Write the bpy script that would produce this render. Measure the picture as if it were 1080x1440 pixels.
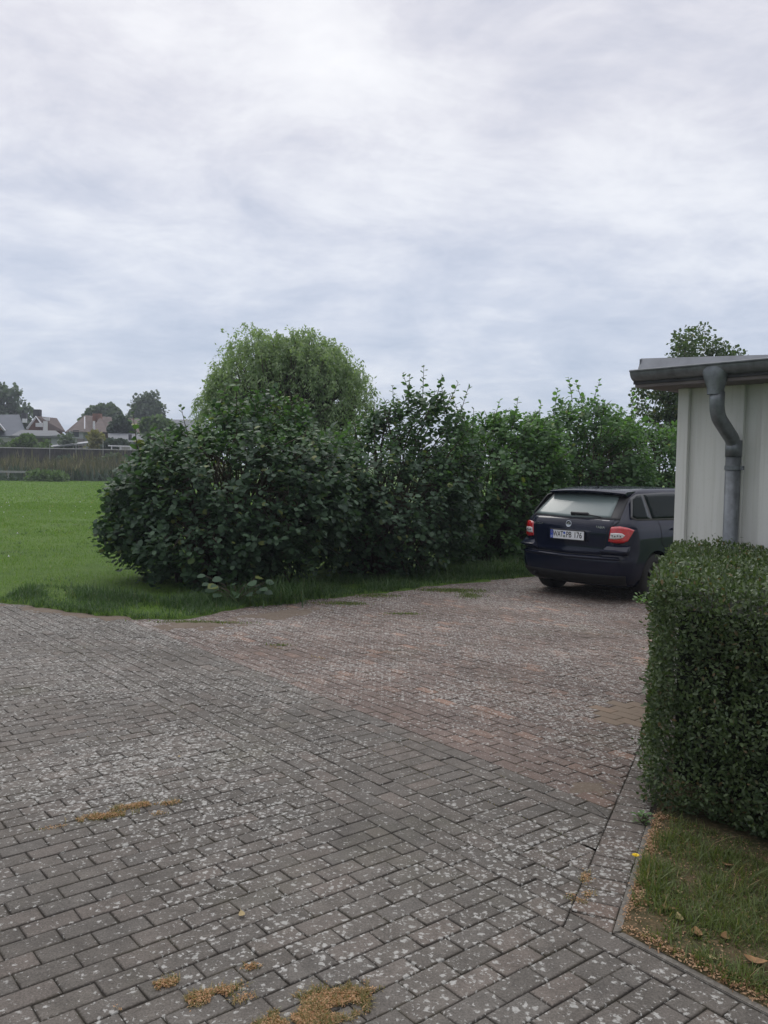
import bpy, bmesh, math, random
import numpy as np
from mathutils import Vector, Matrix, noise

for o in list(bpy.data.objects): bpy.data.objects.remove(o)
S = bpy.context.scene
R = math.radians
rng = np.random.default_rng(7)
random.seed(7)

# ------------------------------------------------------------------ camera
FPX, HOR, EYE, ROLL = 1200.0, 654.0, 1.7, R(0.9)
PITCH = math.atan((720 - HOR) / FPX)
cam = bpy.data.cameras.new('camera'); camo = bpy.data.objects.new('camera', cam)
S.collection.objects.link(camo); S.camera = camo
cam.sensor_fit = 'VERTICAL'; cam.sensor_height = 36.0; cam.lens = 36.0 * FPX / 1440
cam.clip_start = 0.05; cam.clip_end = 2000
_F = Vector((0, math.cos(PITCH), -math.sin(PITCH)))
_U0 = Vector((0, math.sin(PITCH), math.cos(PITCH))); _R0 = Vector((1, 0, 0))
_R = _R0 * math.cos(ROLL) + _U0 * math.sin(ROLL)
_U = _U0 * math.cos(ROLL) - _R0 * math.sin(ROLL)
camo.matrix_world = Matrix(((_R.x, _U.x, -_F.x, 0), (_R.y, _U.y, -_F.y, 0), (_R.z, _U.z, -_F.z, EYE), (0, 0, 0, 1)))

def at(px, py, Y):
    d = _F * FPX + _R * (px - 540) + _U * (720 - py)
    return Vector((0, 0, EYE)) + d * (Y / d.y)

# ------------------------------------------------------------------ world, sun, exposure
SUN_EL, SUN_AZ = R(48), R(-15)          # azimuth measured from +Y towards +X
W = bpy.data.worlds.new('World'); S.world = W; W.use_nodes = True
nt = W.node_tree; nt.nodes.clear()
class NT:
    def __init__(s, t): s.t = t
    def n(s, typ, ins=None, **kw):
        nd = s.t.nodes.new(typ)
        for k, v in kw.items(): setattr(nd, k, v)
        for k, v in (ins or {}).items():
            if isinstance(v, bpy.types.NodeSocket): s.t.links.new(v, nd.inputs[k])
            else: nd.inputs[k].default_value = v
        return nd
    def math(s, op, a, b=0.0, c=None, clamp=False):
        d = {0: a, 1: b}
        if c is not None: d[2] = c
        nd = s.n('ShaderNodeMath', d, operation=op); nd.use_clamp = clamp
        return nd.outputs[0]
    def vmath(s, op, a, b=None):
        d = {0: a}
        if b is not None: d[1] = b
        return s.n('ShaderNodeVectorMath', d, operation=op).outputs[0]
    def noise(s, vec, scale, detail=4, rough=.5, dist=0.0):
        return s.n('ShaderNodeTexNoise', {'Vector': vec, 'Scale': scale, 'Detail': detail, 'Roughness': rough, 'Distortion': dist})
    def ramp(s, fac, stops, interp='LINEAR'):
        nd = s.n('ShaderNodeValToRGB', {0: fac}); cr = nd.color_ramp; cr.interpolation = interp
        while len(cr.elements) > 1: cr.elements.remove(cr.elements[-1])
        for i, (p, c) in enumerate(stops):
            e = cr.elements[0] if i == 0 else cr.elements.new(p)
            e.position = p
            e.color = (c, c, c, 1) if isinstance(c, (int, float)) else (*c, 1)
        return nd.outputs[0]
    def mix(s, fac, a, b, mode='MIX'):
        nd = s.n('ShaderNodeMix', data_type='RGBA', blend_type=mode)
        for k, v in ((0, fac), (6, a), (7, b)):
            if isinstance(v, bpy.types.NodeSocket): s.t.links.new(v, nd.inputs[k])
            elif k == 0: nd.inputs[0].default_value = v
            else: nd.inputs[k].default_value = (*v, 1)
        return nd.outputs[2]
    def mapr(s, v, a, b, c=0.0, d=1.0, smooth=False):
        nd = s.n('ShaderNodeMapRange', {0: v, 1: a, 2: b, 3: c, 4: d})
        if smooth: nd.interpolation_type = 'SMOOTHSTEP'
        return nd.outputs[0]
w = NT(nt)
tc = w.n('ShaderNodeTexCoord').outputs['Generated']
sky = w.n('ShaderNodeTexSky', sky_type='NISHITA', sun_disc=False, sun_elevation=SUN_EL, sun_rotation=SUN_AZ)
sep = w.n('ShaderNodeSeparateXYZ', {0: tc})
zc = w.math('MAXIMUM', sep.outputs[2], 0.0)
den = w.math('ADD', zc, 0.24)
pl = w.n('ShaderNodeCombineXYZ', {0: w.math('DIVIDE', sep.outputs[0], den), 1: w.math('DIVIDE', sep.outputs[1], den), 2: 0.3}).outputs[0]
plx = w.vmath('ADD', w.vmath('MULTIPLY', pl, (1.0, 1.15, 1.0)), (9, 3, 1.7))
n1 = w.noise(plx, 1.5, 8, .6, .35).outputs[0]
n2 = w.noise(w.vmath('ADD', plx, (7.3, 2.1, 0)), 3.6, 8, .62, .4).outputs[0]
n3 = w.noise(w.vmath('ADD', plx, (1.3, 9.1, 0)), 0.55, 3, .5, .1).outputs[0]
cl = w.math('ADD', w.math('MULTIPLY', n1, .5), w.math('ADD', w.math('MULTIPLY', n2, .3), w.math('MULTIPLY', n3, .2)))
ccol = w.ramp(cl, [(.37, (.54, .56, .66)), (.44, (.66, .67, .76)), (.505, (.80, .795, .86)), (.57, (.93, .93, .97)), (.66, (1.03, 1.03, 1.05))])
lowc = w.ramp(cl, [(.37, (.48, .575, .74)), (.48, (.60, .68, .83)), (.6, (.80, .85, .95))])
el = w.ramp(sep.outputs[2], [(0.0, 0.0), (.08, .12), (.22, .42), (.36, .85), (.50, 1.0)])
c2 = w.mix(el, lowc, ccol)
# the hidden zenith of an overcast sky is brighter than its rim
zen = w.math('MULTIPLY', w.mapr(sep.outputs[2], .50, .95, 1.0, 1.85), w.mapr(sep.outputs[1], -.05, -.75, 1.0, .62))
# unseen sky behind the viewer is dimmed so the scene is lit from ahead
c3 = w.mix(1.0, c2, w.n('ShaderNodeCombineXYZ', {0: zen, 1: zen, 2: zen}).outputs[0], 'MULTIPLY')
# left low sky is a little bluer and darker, as in the photograph
bg1 = w.n('ShaderNodeBackground', {'Color': sky.outputs[0], 'Strength': .08})
bg2 = w.n('ShaderNodeBackground', {'Color': c3, 'Strength': 1.0})
mx = w.n('ShaderNodeMixShader', {0: .90, 1: bg1.outputs[0], 2: bg2.outputs[0]})
w.n('ShaderNodeOutputWorld', {0: mx.outputs[0]})
sun = bpy.data.lights.new('sun', 'SUN'); sun.energy = 0.8; sun.angle = R(25); sun.color = (1, .96, .9)
suno = bpy.data.objects.new('sun', sun); S.collection.objects.link(suno)
sd = Vector((math.sin(SUN_AZ) * math.cos(SUN_EL), math.cos(SUN_AZ) * math.cos(SUN_EL), math.sin(SUN_EL)))
suno.rotation_euler = (-sd).to_track_quat('-Z', 'Y').to_euler()
S.view_settings.view_transform = 'Standard'; S.view_settings.look = 'None'
S.view_settings.exposure = 0.04; S.view_settings.gamma = 1.0; S.view_settings.use_curve_mapping = False
S.cycles.use_denoising = True
S.cycles.max_bounces = 6; S.cycles.diffuse_bounces = 3; S.cycles.glossy_bounces = 3
S.cycles.transmission_bounces = 4; S.cycles.transparent_max_bounces = 8

# ------------------------------------------------------------------ helpers
COL = S.collection
def tag(o, label=None, cat=None, group=None, kind=None):
    for k, v in (('label', label), ('category', cat), ('group', group), ('kind', kind)):
        if v: o[k] = v
    return o
def empty(name, loc, rz=0.0):
    o = bpy.data.objects.new(name, None); COL.objects.link(o)
    o.location = loc; o.rotation_euler = (0, 0, rz); o.empty_display_size = .2
    return o
def link(name, me, parent=None):
    o = bpy.data.objects.new(name, me); COL.objects.link(o)
    if parent is not None: o.parent = parent
    return o
def mesh_np(name, V, F, mats, parent=None, fattr=None, smooth=False, mi=None):
    """V (n,3); F list of (m,k) int arrays (faces of k corners) -> one mesh object"""
    V = np.asarray(V, dtype=np.float32)
    if not isinstance(F, (list, tuple)): F = [F]
    me = bpy.data.meshes.new(name)
    me.vertices.add(len(V)); me.vertices.foreach_set('co', V.ravel())
    nl = sum(f.size for f in F); npoly = sum(len(f) for f in F)
    me.loops.add(nl); me.polygons.add(npoly)
    me.loops.foreach_set('vertex_index', np.concatenate([f.ravel() for f in F]).astype(np.int32))
    starts = []; c = 0
    for f in F:
        k = f.shape[1]; starts.append(c + np.arange(len(f)) * k); c += f.size
    me.polygons.foreach_set('loop_start', np.concatenate(starts).astype(np.int32))
    if smooth: me.polygons.foreach_set('use_smooth', np.ones(npoly, dtype=bool))
    if mi is not None: me.polygons.foreach_set('material_index', np.asarray(mi, dtype=np.int32))
    for k, a in (fattr or {}).items():
        at_ = me.attributes.new(k, 'FLOAT', 'FACE'); at_.data.foreach_set('value', np.asarray(a, dtype=np.float32))
    for m in (mats if isinstance(mats, (list, tuple)) else [mats]): me.materials.append(m)
    me.update(calc_edges=True); me.validate()
    return link(name, me, parent)
class MB:
    """collects plain shapes into ONE mesh"""
    def __init__(s): s.v = []; s.f = []
    def add(s, vs, fs):
        b = len(s.v); s.v += [tuple(v) for v in vs]; s.f += [tuple(i + b for i in f) for f in fs]; return s
    def box(s, c, d, M=None):
        cx, cy, cz = c; a, b, e = d[0] / 2, d[1] / 2, d[2] / 2
        vs = [Vector((cx + i * a, cy + j * b, cz + k * e)) for k in (-1, 1) for i, j in ((-1, -1), (1, -1), (1, 1), (-1, 1))]
        if M is not None: vs = [M @ v for v in vs]
        return s.add(vs, [(3, 2, 1, 0), (4, 5, 6, 7), (0, 1, 5, 4), (1, 2, 6, 5), (2, 3, 7, 6), (3, 0, 4, 7)])
    def prism(s, poly, z0, z1, M=None):
        n = len(poly); vs = [Vector((p[0], p[1], z0)) for p in poly] + [Vector((p[0], p[1], z1)) for p in poly]
        if M is not None: vs = [M @ v for v in vs]
        return s.add(vs, [tuple(range(n))[::-1], tuple(range(n, 2 * n))] + [(i, (i + 1) % n, n + (i + 1) % n, n + i) for i in range(n)])
    def tube(s, pts, rad, n=8, cap=True, sq=None):
        pts = [Vector(p) for p in pts]; m = len(pts)
        rad = rad if isinstance(rad, (list, tuple)) else [rad] * m
        ref = None; vs = []
        for i, p in enumerate(pts):
            t = (pts[min(i + 1, m - 1)] - pts[max(i - 1, 0)]).normalized()
            if ref is None: ref = Vector((0, 0, 1)) if abs(t.z) < .9 else Vector((1, 0, 0))
            a = t.cross(ref).normalized(); b = a.cross(t).normalized(); ref = b
            for k in range(n):
                th = 2 * math.pi * k / n
                vs.append(p + a * (math.cos(th) * rad[i]) + b * (math.sin(th) * rad[i]))
        fs = [(i * n + k, i * n + (k + 1) % n, (i + 1) * n + (k + 1) % n, (i + 1) * n + k) for i in range(m - 1) for k in range(n)]
        if cap: fs += [tuple(range(n))[::-1], tuple(range((m - 1) * n, m * n))]
        return s.add(vs, fs)
    def grid(s, P):
        """P[i][j] points"""
        n, m = len(P), len(P[0]); b = len(s.v)
        for r in P: s.v += [tuple(p) for p in r]
        s.f += [(b + i * m + j, b + i * m + j + 1, b + (i + 1) * m + j + 1, b + (i + 1) * m + j) for i in range(n - 1) for j in range(m - 1)]
        return s
    def build(s, name, mat, parent=None, smooth=False, bevel=0):
        me = bpy.data.meshes.new(name); me.from_pydata(s.v, [], s.f); me.materials.append(mat)
        bm = bmesh.new(); bm.from_mesh(me)
        bmesh.ops.remove_doubles(bm, verts=bm.verts, dist=1e-6)
        bmesh.ops.recalc_face_normals(bm, faces=bm.faces)
        if bevel: bmesh.ops.bevel(bm, geom=[e for e in bm.edges if len(e.link_faces) == 2 and e.calc_face_angle(0) > .6], offset=bevel, segments=2, affect='EDGES')
        bm.to_mesh(me); bm.free()
        if smooth: me.polygons.foreach_set('use_smooth', [True] * len(me.polygons))
        me.update()
        return link(name, me, parent)

# ------------------------------------------------------------------ materials
def new_mat(name):
    m = bpy.data.materials.new(name); m.use_nodes = True; m.node_tree.nodes.clear(); return m, NT(m.node_tree)
def finish(t, sh, disp=None):
    t.n('ShaderNodeOutputMaterial', {0: sh})
def simple(name, col, rough=.6, metal=0.0, var=.15, scale=8.0, bump=0.0, bscale=60.0, coat=0.0, spec=.5):
    m, t = new_mat(name)
    tcn = t.n('ShaderNodeTexCoord').outputs['Object']
    nz = t.noise(tcn, scale, 5, .6).outputs[0]
    k = t.mapr(nz, .3, .7, 1 - var, 1 + var)
    c = t.mix(1.0, col, t.n('ShaderNodeCombineXYZ', {0: k, 1: k, 2: k}).outputs[0], 'MULTIPLY')
    ins = {'Base Color': c, 'Roughness': rough, 'Metallic': metal, 'Coat Weight': coat, 'Coat Roughness': .03, 'Coat IOR': 1.6 if coat else 1.5, 'Specular IOR Level': spec}
    if bump:
        ins['Normal'] = t.n('ShaderNodeBump', {'Strength': bump, 'Distance': .01, 'Height': t.noise(tcn, bscale, 4, .6).outputs[0]}).outputs[0]
    b = t.n('ShaderNodeBsdfPrincipled', ins)
    finish(t, b.outputs[0]); return m
def leaf_mat(name, c0, c1, c2=None, rough=.42, transl=.25, spec=.5):
    """c0..c1 varies per leaf; c2 for the rare odd leaf"""
    m, t = new_mat(name)
    a = t.n('ShaderNodeAttribute', attribute_name='rnd').outputs['Fac']
    stops = [(0, c0), (.8, c1)] + ([(.965, c1), (.985, c2)] if c2 else [])
    c = t.ramp(a, stops)
    p = t.n('ShaderNodeBsdfPrincipled', {'Base Color': c, 'Roughness': rough, 'Specular IOR Level': spec})
    tr = t.n('ShaderNodeBsdfTranslucent', {'Color': t.mix(1.0, c, (1.5, 1.7, .7), 'MULTIPLY')})
    mx = t.n('ShaderNodeMixShader', {0: transl, 1: p.outputs[0], 2: tr.outputs[0]})
    finish(t, mx.outputs[0]); return m

M = {}
M['bark'] = simple('bark', (.09, .075, .06), .9, var=.4, scale=20, bump=.6)
M['stem'] = simple('stem', (.075, .06, .04), .8, var=.3, scale=20)
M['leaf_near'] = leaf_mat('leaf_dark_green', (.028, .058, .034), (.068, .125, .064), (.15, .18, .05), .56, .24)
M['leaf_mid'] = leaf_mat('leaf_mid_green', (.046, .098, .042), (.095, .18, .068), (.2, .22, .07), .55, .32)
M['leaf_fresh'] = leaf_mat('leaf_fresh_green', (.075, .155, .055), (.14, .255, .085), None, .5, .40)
M['willow'] = leaf_mat('willow_leaf', (.16, .225, .13), (.27, .34, .20), None, .6, .45)
M['lime'] = leaf_mat('tree_leaf', (.045, .075, .042), (.095, .135, .062), (.18, .17, .07), .5, .35)
M['far_leaf'] = leaf_mat('far_leaf', (.075, .110, .080), (.13, .17, .115), None, .7, .2)
M['far_dark'] = leaf_mat('far_dark_leaf', (.040, .068, .048), (.075, .11, .07), None, .7, .15)
M['far_bright'] = leaf_mat('far_bright_leaf', (.07, .12, .045), (.13, .20, .07), None, .7, .25)
M['far_yellow'] = leaf_mat('far_yellow_leaf', (.15, .15, .05), (.27, .25, .09), None, .7, .25)
M['privet'] = leaf_mat('privet_leaf', (.042, .073, .029), (.112, .154, .066), (.17, .12, .06), .45, .22)
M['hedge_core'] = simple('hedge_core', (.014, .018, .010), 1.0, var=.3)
M['dead_leaf'] = simple('dead_leaf', (.27, .155, .07), .8, var=.4, scale=30)
M['pale_leaf'] = simple('pale_dead_leaf', (.42, .33, .17), .8, var=.3, scale=30)
M['reed'] = leaf_mat('dry_reed', (.06, .078, .040), (.17, .15, .09), (.38, .34, .24), .8, .2)
M['yellow'] = simple('dandelion_yellow', (.80, .55, .02), .6, var=.1)
M['wall_paint'] = simple('cream_board_paint', (.70, .70, .655), .62, var=.05, scale=5, bump=.10, bscale=120)
M['zinc'] = simple('weathered_zinc', (.18, .195, .205), .45, .5, var=.28, scale=14, bump=.06, bscale=40)
M['zinc_light'] = simple('pale_roof_metal', (.26, .27, .29), .5, .35, var=.15, scale=6)
M['soffit'] = simple('soffit_board', (.15, .13, .125), .8, var=.15)
M['roofing'] = simple('roofing_felt', (.06, .06, .065), .9, var=.2)
M['dark_seam'] = simple('dark_joint', (.02, .02, .018), .95)

def wall_mat():
    m, t = new_mat('weathered_board_paint')
    co = t.n('ShaderNodeTexCoord').outputs['Object']
    st = t.noise(t.vmath('MULTIPLY', co, (26, 26, 1.1)), 1.0, 5, .65).outputs[0]
    z = t.n('ShaderNodeSeparateXYZ', {0: co}).outputs[2]
    base = t.mix(t.mapr(st, .48, .72, 0, .45), (.70, .70, .655), (.50, .50, .43))
    sp = t.mapr(t.noise(co, 55, 4, .7).outputs[0], .60, .74, 0, .55)
    base = t.mix(sp, base, (.40, .40, .34))
    low = t.math('MULTIPLY', t.mapr(z, .75, .05, 0, 1), t.mapr(t.noise(co, 9, 4, .7).outputs[0], .35, .6, 0, .7))
    base = t.mix(low, base, (.30, .31, .23))
    gr = t.noise(t.vmath('MULTIPLY', co, (160, 160, 5)), 1.0, 3, .6).outputs[0]
    nb = t.n('ShaderNodeBump', {'Strength': .25, 'Distance': .003, 'Height': gr}).outputs[0]
    p = t.n('ShaderNodeBsdfPrincipled', {'Base Color': base, 'Roughness': .6, 'Normal': nb})
    finish(t, p.outputs[0]); return m
M['wall_paint'] = wall_mat()
# pavers ---------------------------------------------------------------
def paver_mat():
    m, t = new_mat('concrete_paver')
    co = t.n('ShaderNodeTexCoord').outputs['Object']
    rnd = t.n('ShaderNodeAttribute', attribute_name='rnd').outputs['Fac']
    red = t.n('ShaderNodeAttribute', attribute_name='red').outputs['Fac']
    g = t.ramp(rnd, [(0, (.108, .098, .085)), (.35, (.130, .116, .100)), (.7, (.120, .110, .097)), (1, (.145, .124, .106))])
    rd = t.ramp(rnd, [(0, (.128, .099, .085)), (.4, (.158, .119, .100)), (.75, (.142, .111, .095)), (.95, (.180, .126, .100)), (1, (.25, .16, .118))])
    base = t.mix(red, g, rd)
    # large soft dirt and damp patches
    big = t.noise(co, .55, 4, .6).outputs[0]
    k = t.mapr(big, .3, .7, .74, 1.22)
    mid = t.mapr(t.noise(co, 9, 4, .65).outputs[0], .3, .7, .78, 1.22)
    fine = t.mapr(t.noise(co, 130, 4, .8).outputs[0], .30, .70, .55, 1.5)
    kk = t.math('MULTIPLY', t.math('MULTIPLY', k, mid), fine)
    base = t.mix(1.0, base, t.n('ShaderNodeCombineXYZ', {0: kk, 1: kk, 2: kk}).outputs[0], 'MULTIPLY')
    # green-brown film here and there
    alg = t.mapr(t.noise(t.vmath('ADD', co, (3, 8, 0)), 1.1, 5, .65).outputs[0], .56, .72, 0, .35)
    base = t.mix(alg, base, (.115, .115, .075))
    ed = t.n('ShaderNodeAttribute', attribute_name='edge').outputs['Fac']
    en = t.noise(co, 95, 4, .7).outputs[0]
    em = t.mapr(t.math('ADD', ed, t.math('MULTIPLY', t.math('SUBTRACT', en, .5), 2.2)), .48, .95, 0, .62)
    base = t.mix(em, base, t.mix(t.mapr(t.noise(co, 3, 3, .6).outputs[0], .45, .65), (.040, .034, .028), (.060, .052, .030)))
    # lichen: round pale spots of many sizes, in drifts
    nd = t.noise(co, 48, 4, .65)
    dco = t.vmath('ADD', co, t.vmath('MULTIPLY', t.vmath('SUBTRACT', nd.outputs['Color'], (.5, .5, .5)), (.048, .044, 0)))
    dens = t.mapr(t.noise(t.vmath('ADD', co, (11, 4, 0)), .75, 4, .6).outputs[0], .34, .66, 0.17, .62)
    dens = t.math('ADD', dens, t.math('MULTIPLY', red, .05))
    far = t.n('ShaderNodeSeparateXYZ', {0: co}).outputs[1]
    dens = t.math('ADD', dens, t.mapr(far, 2.5, 9, 0, .10))
    masks = []
    for sc, kmul, off in ((32, .78, 0.0), (62, .70, 5.0), (19, .58, 9.0)):
        v = t.n('ShaderNodeTexVoronoi', {'Vector': t.vmath('ADD', dco, (off, off * 1.7, 0)), 'Scale': sc, 'Randomness': 1.0}, voronoi_dimensions='2D')
        rv = t.n('ShaderNodeSeparateColor', {0: v.outputs['Color']})
        # probability -> radius
        pr = dens if sc != 19 else t.math('MULTIPLY', dens, .52)
        thr = t.math('MULTIPLY', t.math('SUBTRACT', pr, rv.outputs[0]), kmul)
        thr = t.math('MINIMUM', thr, .34 if sc != 19 else .22)
        masks.append(t.mapr(t.math('SUBTRACT', thr, v.outputs['Distance']), -.09, .05, 0, 1))
    mk = t.math('MAXIMUM', t.math('MAXIMUM', masks[0], masks[1]), masks[2])
    tex = t.mapr(t.noise(co, 120, 3, .6).outputs[0], .3, .65, .55, 1)
    sand = t.n('ShaderNodeAttribute', attribute_name='sand').outputs['Fac']
    mk = t.math('MULTIPLY', t.math('MULTIPLY', mk, t.math('MULTIPLY', tex, .92)), t.math('SUBTRACT', 1.0, sand))
    base = t.mix(t.math('MULTIPLY', sand, .75), base, (.225, .175, .125))
    lc = t.ramp(t.noise(co, 14, 2, .5).outputs[0], [(.3, (.38, .38, .35)), (.7, (.52, .51, .475))])
    base = t.mix(mk, base, lc)
    h = t.math('ADD', t.noise(co, 190, 3, .7).outputs[0], t.math('MULTIPLY', mk, .4))
    nb = t.n('ShaderNodeBump', {'Strength': .55, 'Distance': .003, 'Height': h}).outputs[0]
    b = t.n('ShaderNodeBsdfPrincipled', {'Base Color': base, 'Roughness': .88, 'Normal': nb, 'Specular IOR Level': .35})
    finish(t, b.outputs[0]); return m
M['paver'] = paver_mat()
def soil_mat(name, c0, c1, c2, bs=90):
    m, t = new_mat(name)
    co = t.n('ShaderNodeTexCoord').outputs['Object']
    a = t.noise(co, 6, 5, .65).outputs[0]; b = t.noise(co, bs, 4, .7).outputs[0]
    c = t.mix(t.mapr(a, .35, .65), c0, c1)
    c = t.mix(t.mapr(b, .5, .68), c, c2)
    nb = t.n('ShaderNodeBump', {'Strength': .8, 'Distance': .006, 'Height': b}).outputs[0]
    p = t.n('ShaderNodeBsdfPrincipled', {'Base Color': c, 'Roughness': .95, 'Normal': nb, 'Specular IOR Level': .2})
    finish(t, p.outputs[0]); return m
M['soil'] = soil_mat('sandy_soil', (.135, .105, .08), (.18, .145, .112), (.24, .205, .165))
M['joint'] = soil_mat('joint_sand', (.035, .032, .028), (.055, .048, .038), (.06, .055, .04))
M['kerb'] = soil_mat('kerb_concrete', (.125, .115, .10), (.19, .175, .15), (.25, .235, .21), 60)
M['under'] = soil_mat('grass_soil', (.045, .050, .022), (.085, .065, .035), (.17, .12, .07), 45)
def lawn_mat():
    m, t = new_mat('lawn_ground')
    co = t.n('ShaderNodeTexCoord').outputs['Object']
    a = t.noise(co, .35, 5, .6).outputs[0]; b = t.noise(co, 3.5, 5, .7).outputs[0]; f = t.noise(co, 45, 4, .75).outputs[0]
    c = t.mix(t.mapr(a, .35, .65), (.098, .180, .028), (.145, .240, .044))
    c = t.mix(t.mapr(b, .45, .75, 0, .6), c, (.065, .125, .025))
    c = t.mix(t.mapr(f, .45, .75, 0, .55), c, (.15, .25, .06))
    nb = t.n('ShaderNodeBump', {'Strength': 1.0, 'Distance': .05, 'Height': t.math('ADD', f, b)}).outputs[0]
    p = t.n('ShaderNodeBsdfPrincipled', {'Base Color': c, 'Roughness': .85, 'Normal': nb, 'Specular IOR Level': .2})
    finish(t, p.outputs[0]); return m
M['lawn'] = lawn_mat()
M['blade'] = leaf_mat('lawn_blade', (.095, .175, .028), (.165, .265, .052), (.28, .26, .10), .55, .35)
M['blade_dark'] = leaf_mat('dark_tall_grass', (.035, .075, .028), (.075, .135, .045), (.18, .17, .08), .5, .3)  # darker green for the tall grass and coarse tussocks
M['blade_dry'] = leaf_mat('verge_blade', (.065, .095, .024), (.15, .19, .055), (.36, .26, .14), .5, .35)
M['moss'] = leaf_mat('dry_moss', (.38, .20, .10), (.56, .36, .21), (.18, .18, .07), .8, .2)
M['litter'] = leaf_mat('dry_litter', (.30, .165, .085), (.48, .31, .19), (.20, .14, .08), .8, .15)
M['moss_green'] = leaf_mat('green_moss', (.12, .14, .045), (.32, .25, .12), None, .8, .2)

# ------------------------------------------------------------------ ground frame: u runs down-right along the kerb, v at right angles to it
A = R(-51.5)
UD = np.array([math.cos(A), math.sin(A)]); VD = np.array([-math.sin(A), math.cos(A)])
def uv(u, v): return UD * u + VD * v
def UVW(u, v, z): p = uv(u, v); return Vector((p[0], p[1], z))

# base ground reaching the horizon
def ground():
    mb = MB(); xs = [-700, -60, -20, 0, 20, 60, 700]; ys = [-120, 0, 30, 90, 300, 900]
    mb.grid([[(x, y, -.05) for x in xs] for y in ys])
    tag(mb.build('ground', M['lawn']), kind='structure')
ground()

# ------------------------------------------------------------------ pavers
def clip(poly, n, d):
    """keep n.p <= d"""
    out = []
    for i in range(len(poly)):
        a, b = poly[i], poly[(i + 1) % len(poly)]
        da, db = n @ a - d, n @ b - d
        if da <= 0: out.append(a)
        if (da < 0) != (db < 0) and da != db:
            out.append(a + (b - a) * (da / (da - db)))
    return out
def area(p):
    return .5 * sum(p[i][0] * p[(i + 1) % len(p)][1] - p[(i + 1) % len(p)][0] * p[i][1] for i in range(len(p)))
def inset(poly, d):
    n = len(poly); out = []
    for i in range(n):
        p0, p1, p2 = poly[i - 1], poly[i], poly[(i + 1) % n]
        e1 = p1 - p0; e2 = p2 - p1
        l1, l2 = np.linalg.norm(e1), np.linalg.norm(e2)
        if l1 < 1e-6 or l2 < 1e-6: return None
        n1 = np.array([-e1[1], e1[0]]) / l1; n2 = np.array([-e2[1], e2[0]]) / l2
        c = 1 + n1 @ n2
        if c < .03: return None
        out.append(p1 + (n1 + n2) * (d / c))
    return out
PV, PF, PE = [], {}, []
def add_paver(poly, red, ztilt=.0022):
    poly = [p for i, p in enumerate(poly) if np.linalg.norm(p - poly[i - 1]) > 1e-4]
    if len(poly) < 3: return
    if area(poly) < 0: poly = poly[::-1]
    if area(poly) < .0004: return
    a = inset(poly, .0012 + random.random() * .0020)
    if a is not None and len(a) == 4 and area(poly) > .008: a = [p + np.array([random.gauss(0, .0012), random.gauss(0, .0012)]) for p in a]

    if a is None or area(a) < .0002: return
    b = inset(a, .0028)
    if b is None or area(b) <= 0: b = a
    r = random.random(); c = sum(poly) / len(poly)
    tx, ty = random.gauss(0, .006), random.gauss(0, .006); z0 = random.gauss(0, .0008) + .002 * noise.noise(Vector((c[0] * .5, c[1] * .5, 0)))
    n = len(a); base = len(PV)
    e_ = inset(b, .009)
    if e_ is None or area(e_) < .15 * area(b): e_ = [p + (c - p) * .12 for p in b]
    for q, dz, ev in ((a, -.014, 1), (a, -.0024, 1), (b, 0, .8), (e_, 0.0002, 0)):
        for p in q:
            PE.append(ev); PV.append((p[0], p[1], z0 + dz + tx * (p[0] - c[0]) + ty * (p[1] - c[1])))
    for l in (0, 1, 2):
        for i in range(n):
            PF.setdefault(4, []).append(((base + l * n + i, base + l * n + (i + 1) % n, base + (l + 1) * n + (i + 1) % n, base + (l + 1) * n + i), r, red))
    PF.setdefault(n, []).append((tuple(base + 3 * n + i for i in range(n)), r, red))
VAB, VBC, VK = 2.45, 3.50, 2.56
NS = np.array([.917, -.400])                     # across the edging course beside the hedge; kerb at NS.p = -.44
TS = np.array([.400, .917])
def in_reach(c): return -8.5 < c[0] < 6.5 and .3 < c[1] < 15.5 and not (c[0] < -4.5 and c[1] > 12.2) and not (c[0] < .5 and c[1] > 13.3) and not (c[0] < 2.5 and c[1] > 15)
def rect(u0, v0, u1, v1): return [uv(u0, v0), uv(u1, v0), uv(u1, v1), uv(u0, v1)]
def mixred(c, v):
    return max(0.0, min(1.0, (v - VBC + .05) / .12))
EDGE = -.60
PW = .0995
# zone A: courses across the lane
k = 0
for i in range(-160, 60):
    u0 = i * PW
    off = (i % 2) * PW + random.gauss(0, .004)
    for j in range(-40, 26):
        v1 = VAB - j * 2 * PW + off; v0 = v1 - 2 * PW
        c = uv(u0 + .05, (v0 + v1) / 2)
        if not in_reach(c): continue
        v0c, v1c = v0, min(v1, VAB)
        if v1c - v0c < .03: continue
        add_paver(rect(u0, v0c, u0 + PW, v1c), 0.0)
# zone B: ten courses along the lane, herringbone towards the right
rows = 10; rh = (VBC - VAB) / rows
for r_ in range(rows):
    v0 = VAB + r_ * rh
    for i in range(-90, 20):
        u0 = i * 2 * PW + (r_ % 2) * PW + random.gauss(0, .003)
        c = uv(u0 + .1, v0 + .05)
        if not in_reach(c): continue
        q0 = rect(u0, v0, u0 + 2 * PW, v0 + rh)
        if r_ in (4, 5, 6, 7):                                   # a patch relaid crosswise
            if u0 >= -4.6: continue
            q0 = clip(q0, UD, -4.6)
        add_paver(clip(q0, NS, EDGE), 0.0)
for r_ in (4, 6):
    v0 = VAB + r_ * rh
    for i in range(80):
        u0 = -4.6 + i * PW
        add_paver(clip(rect(u0, v0, u0 + PW, v0 + 2 * rh), NS, EDGE), 0.0)
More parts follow.
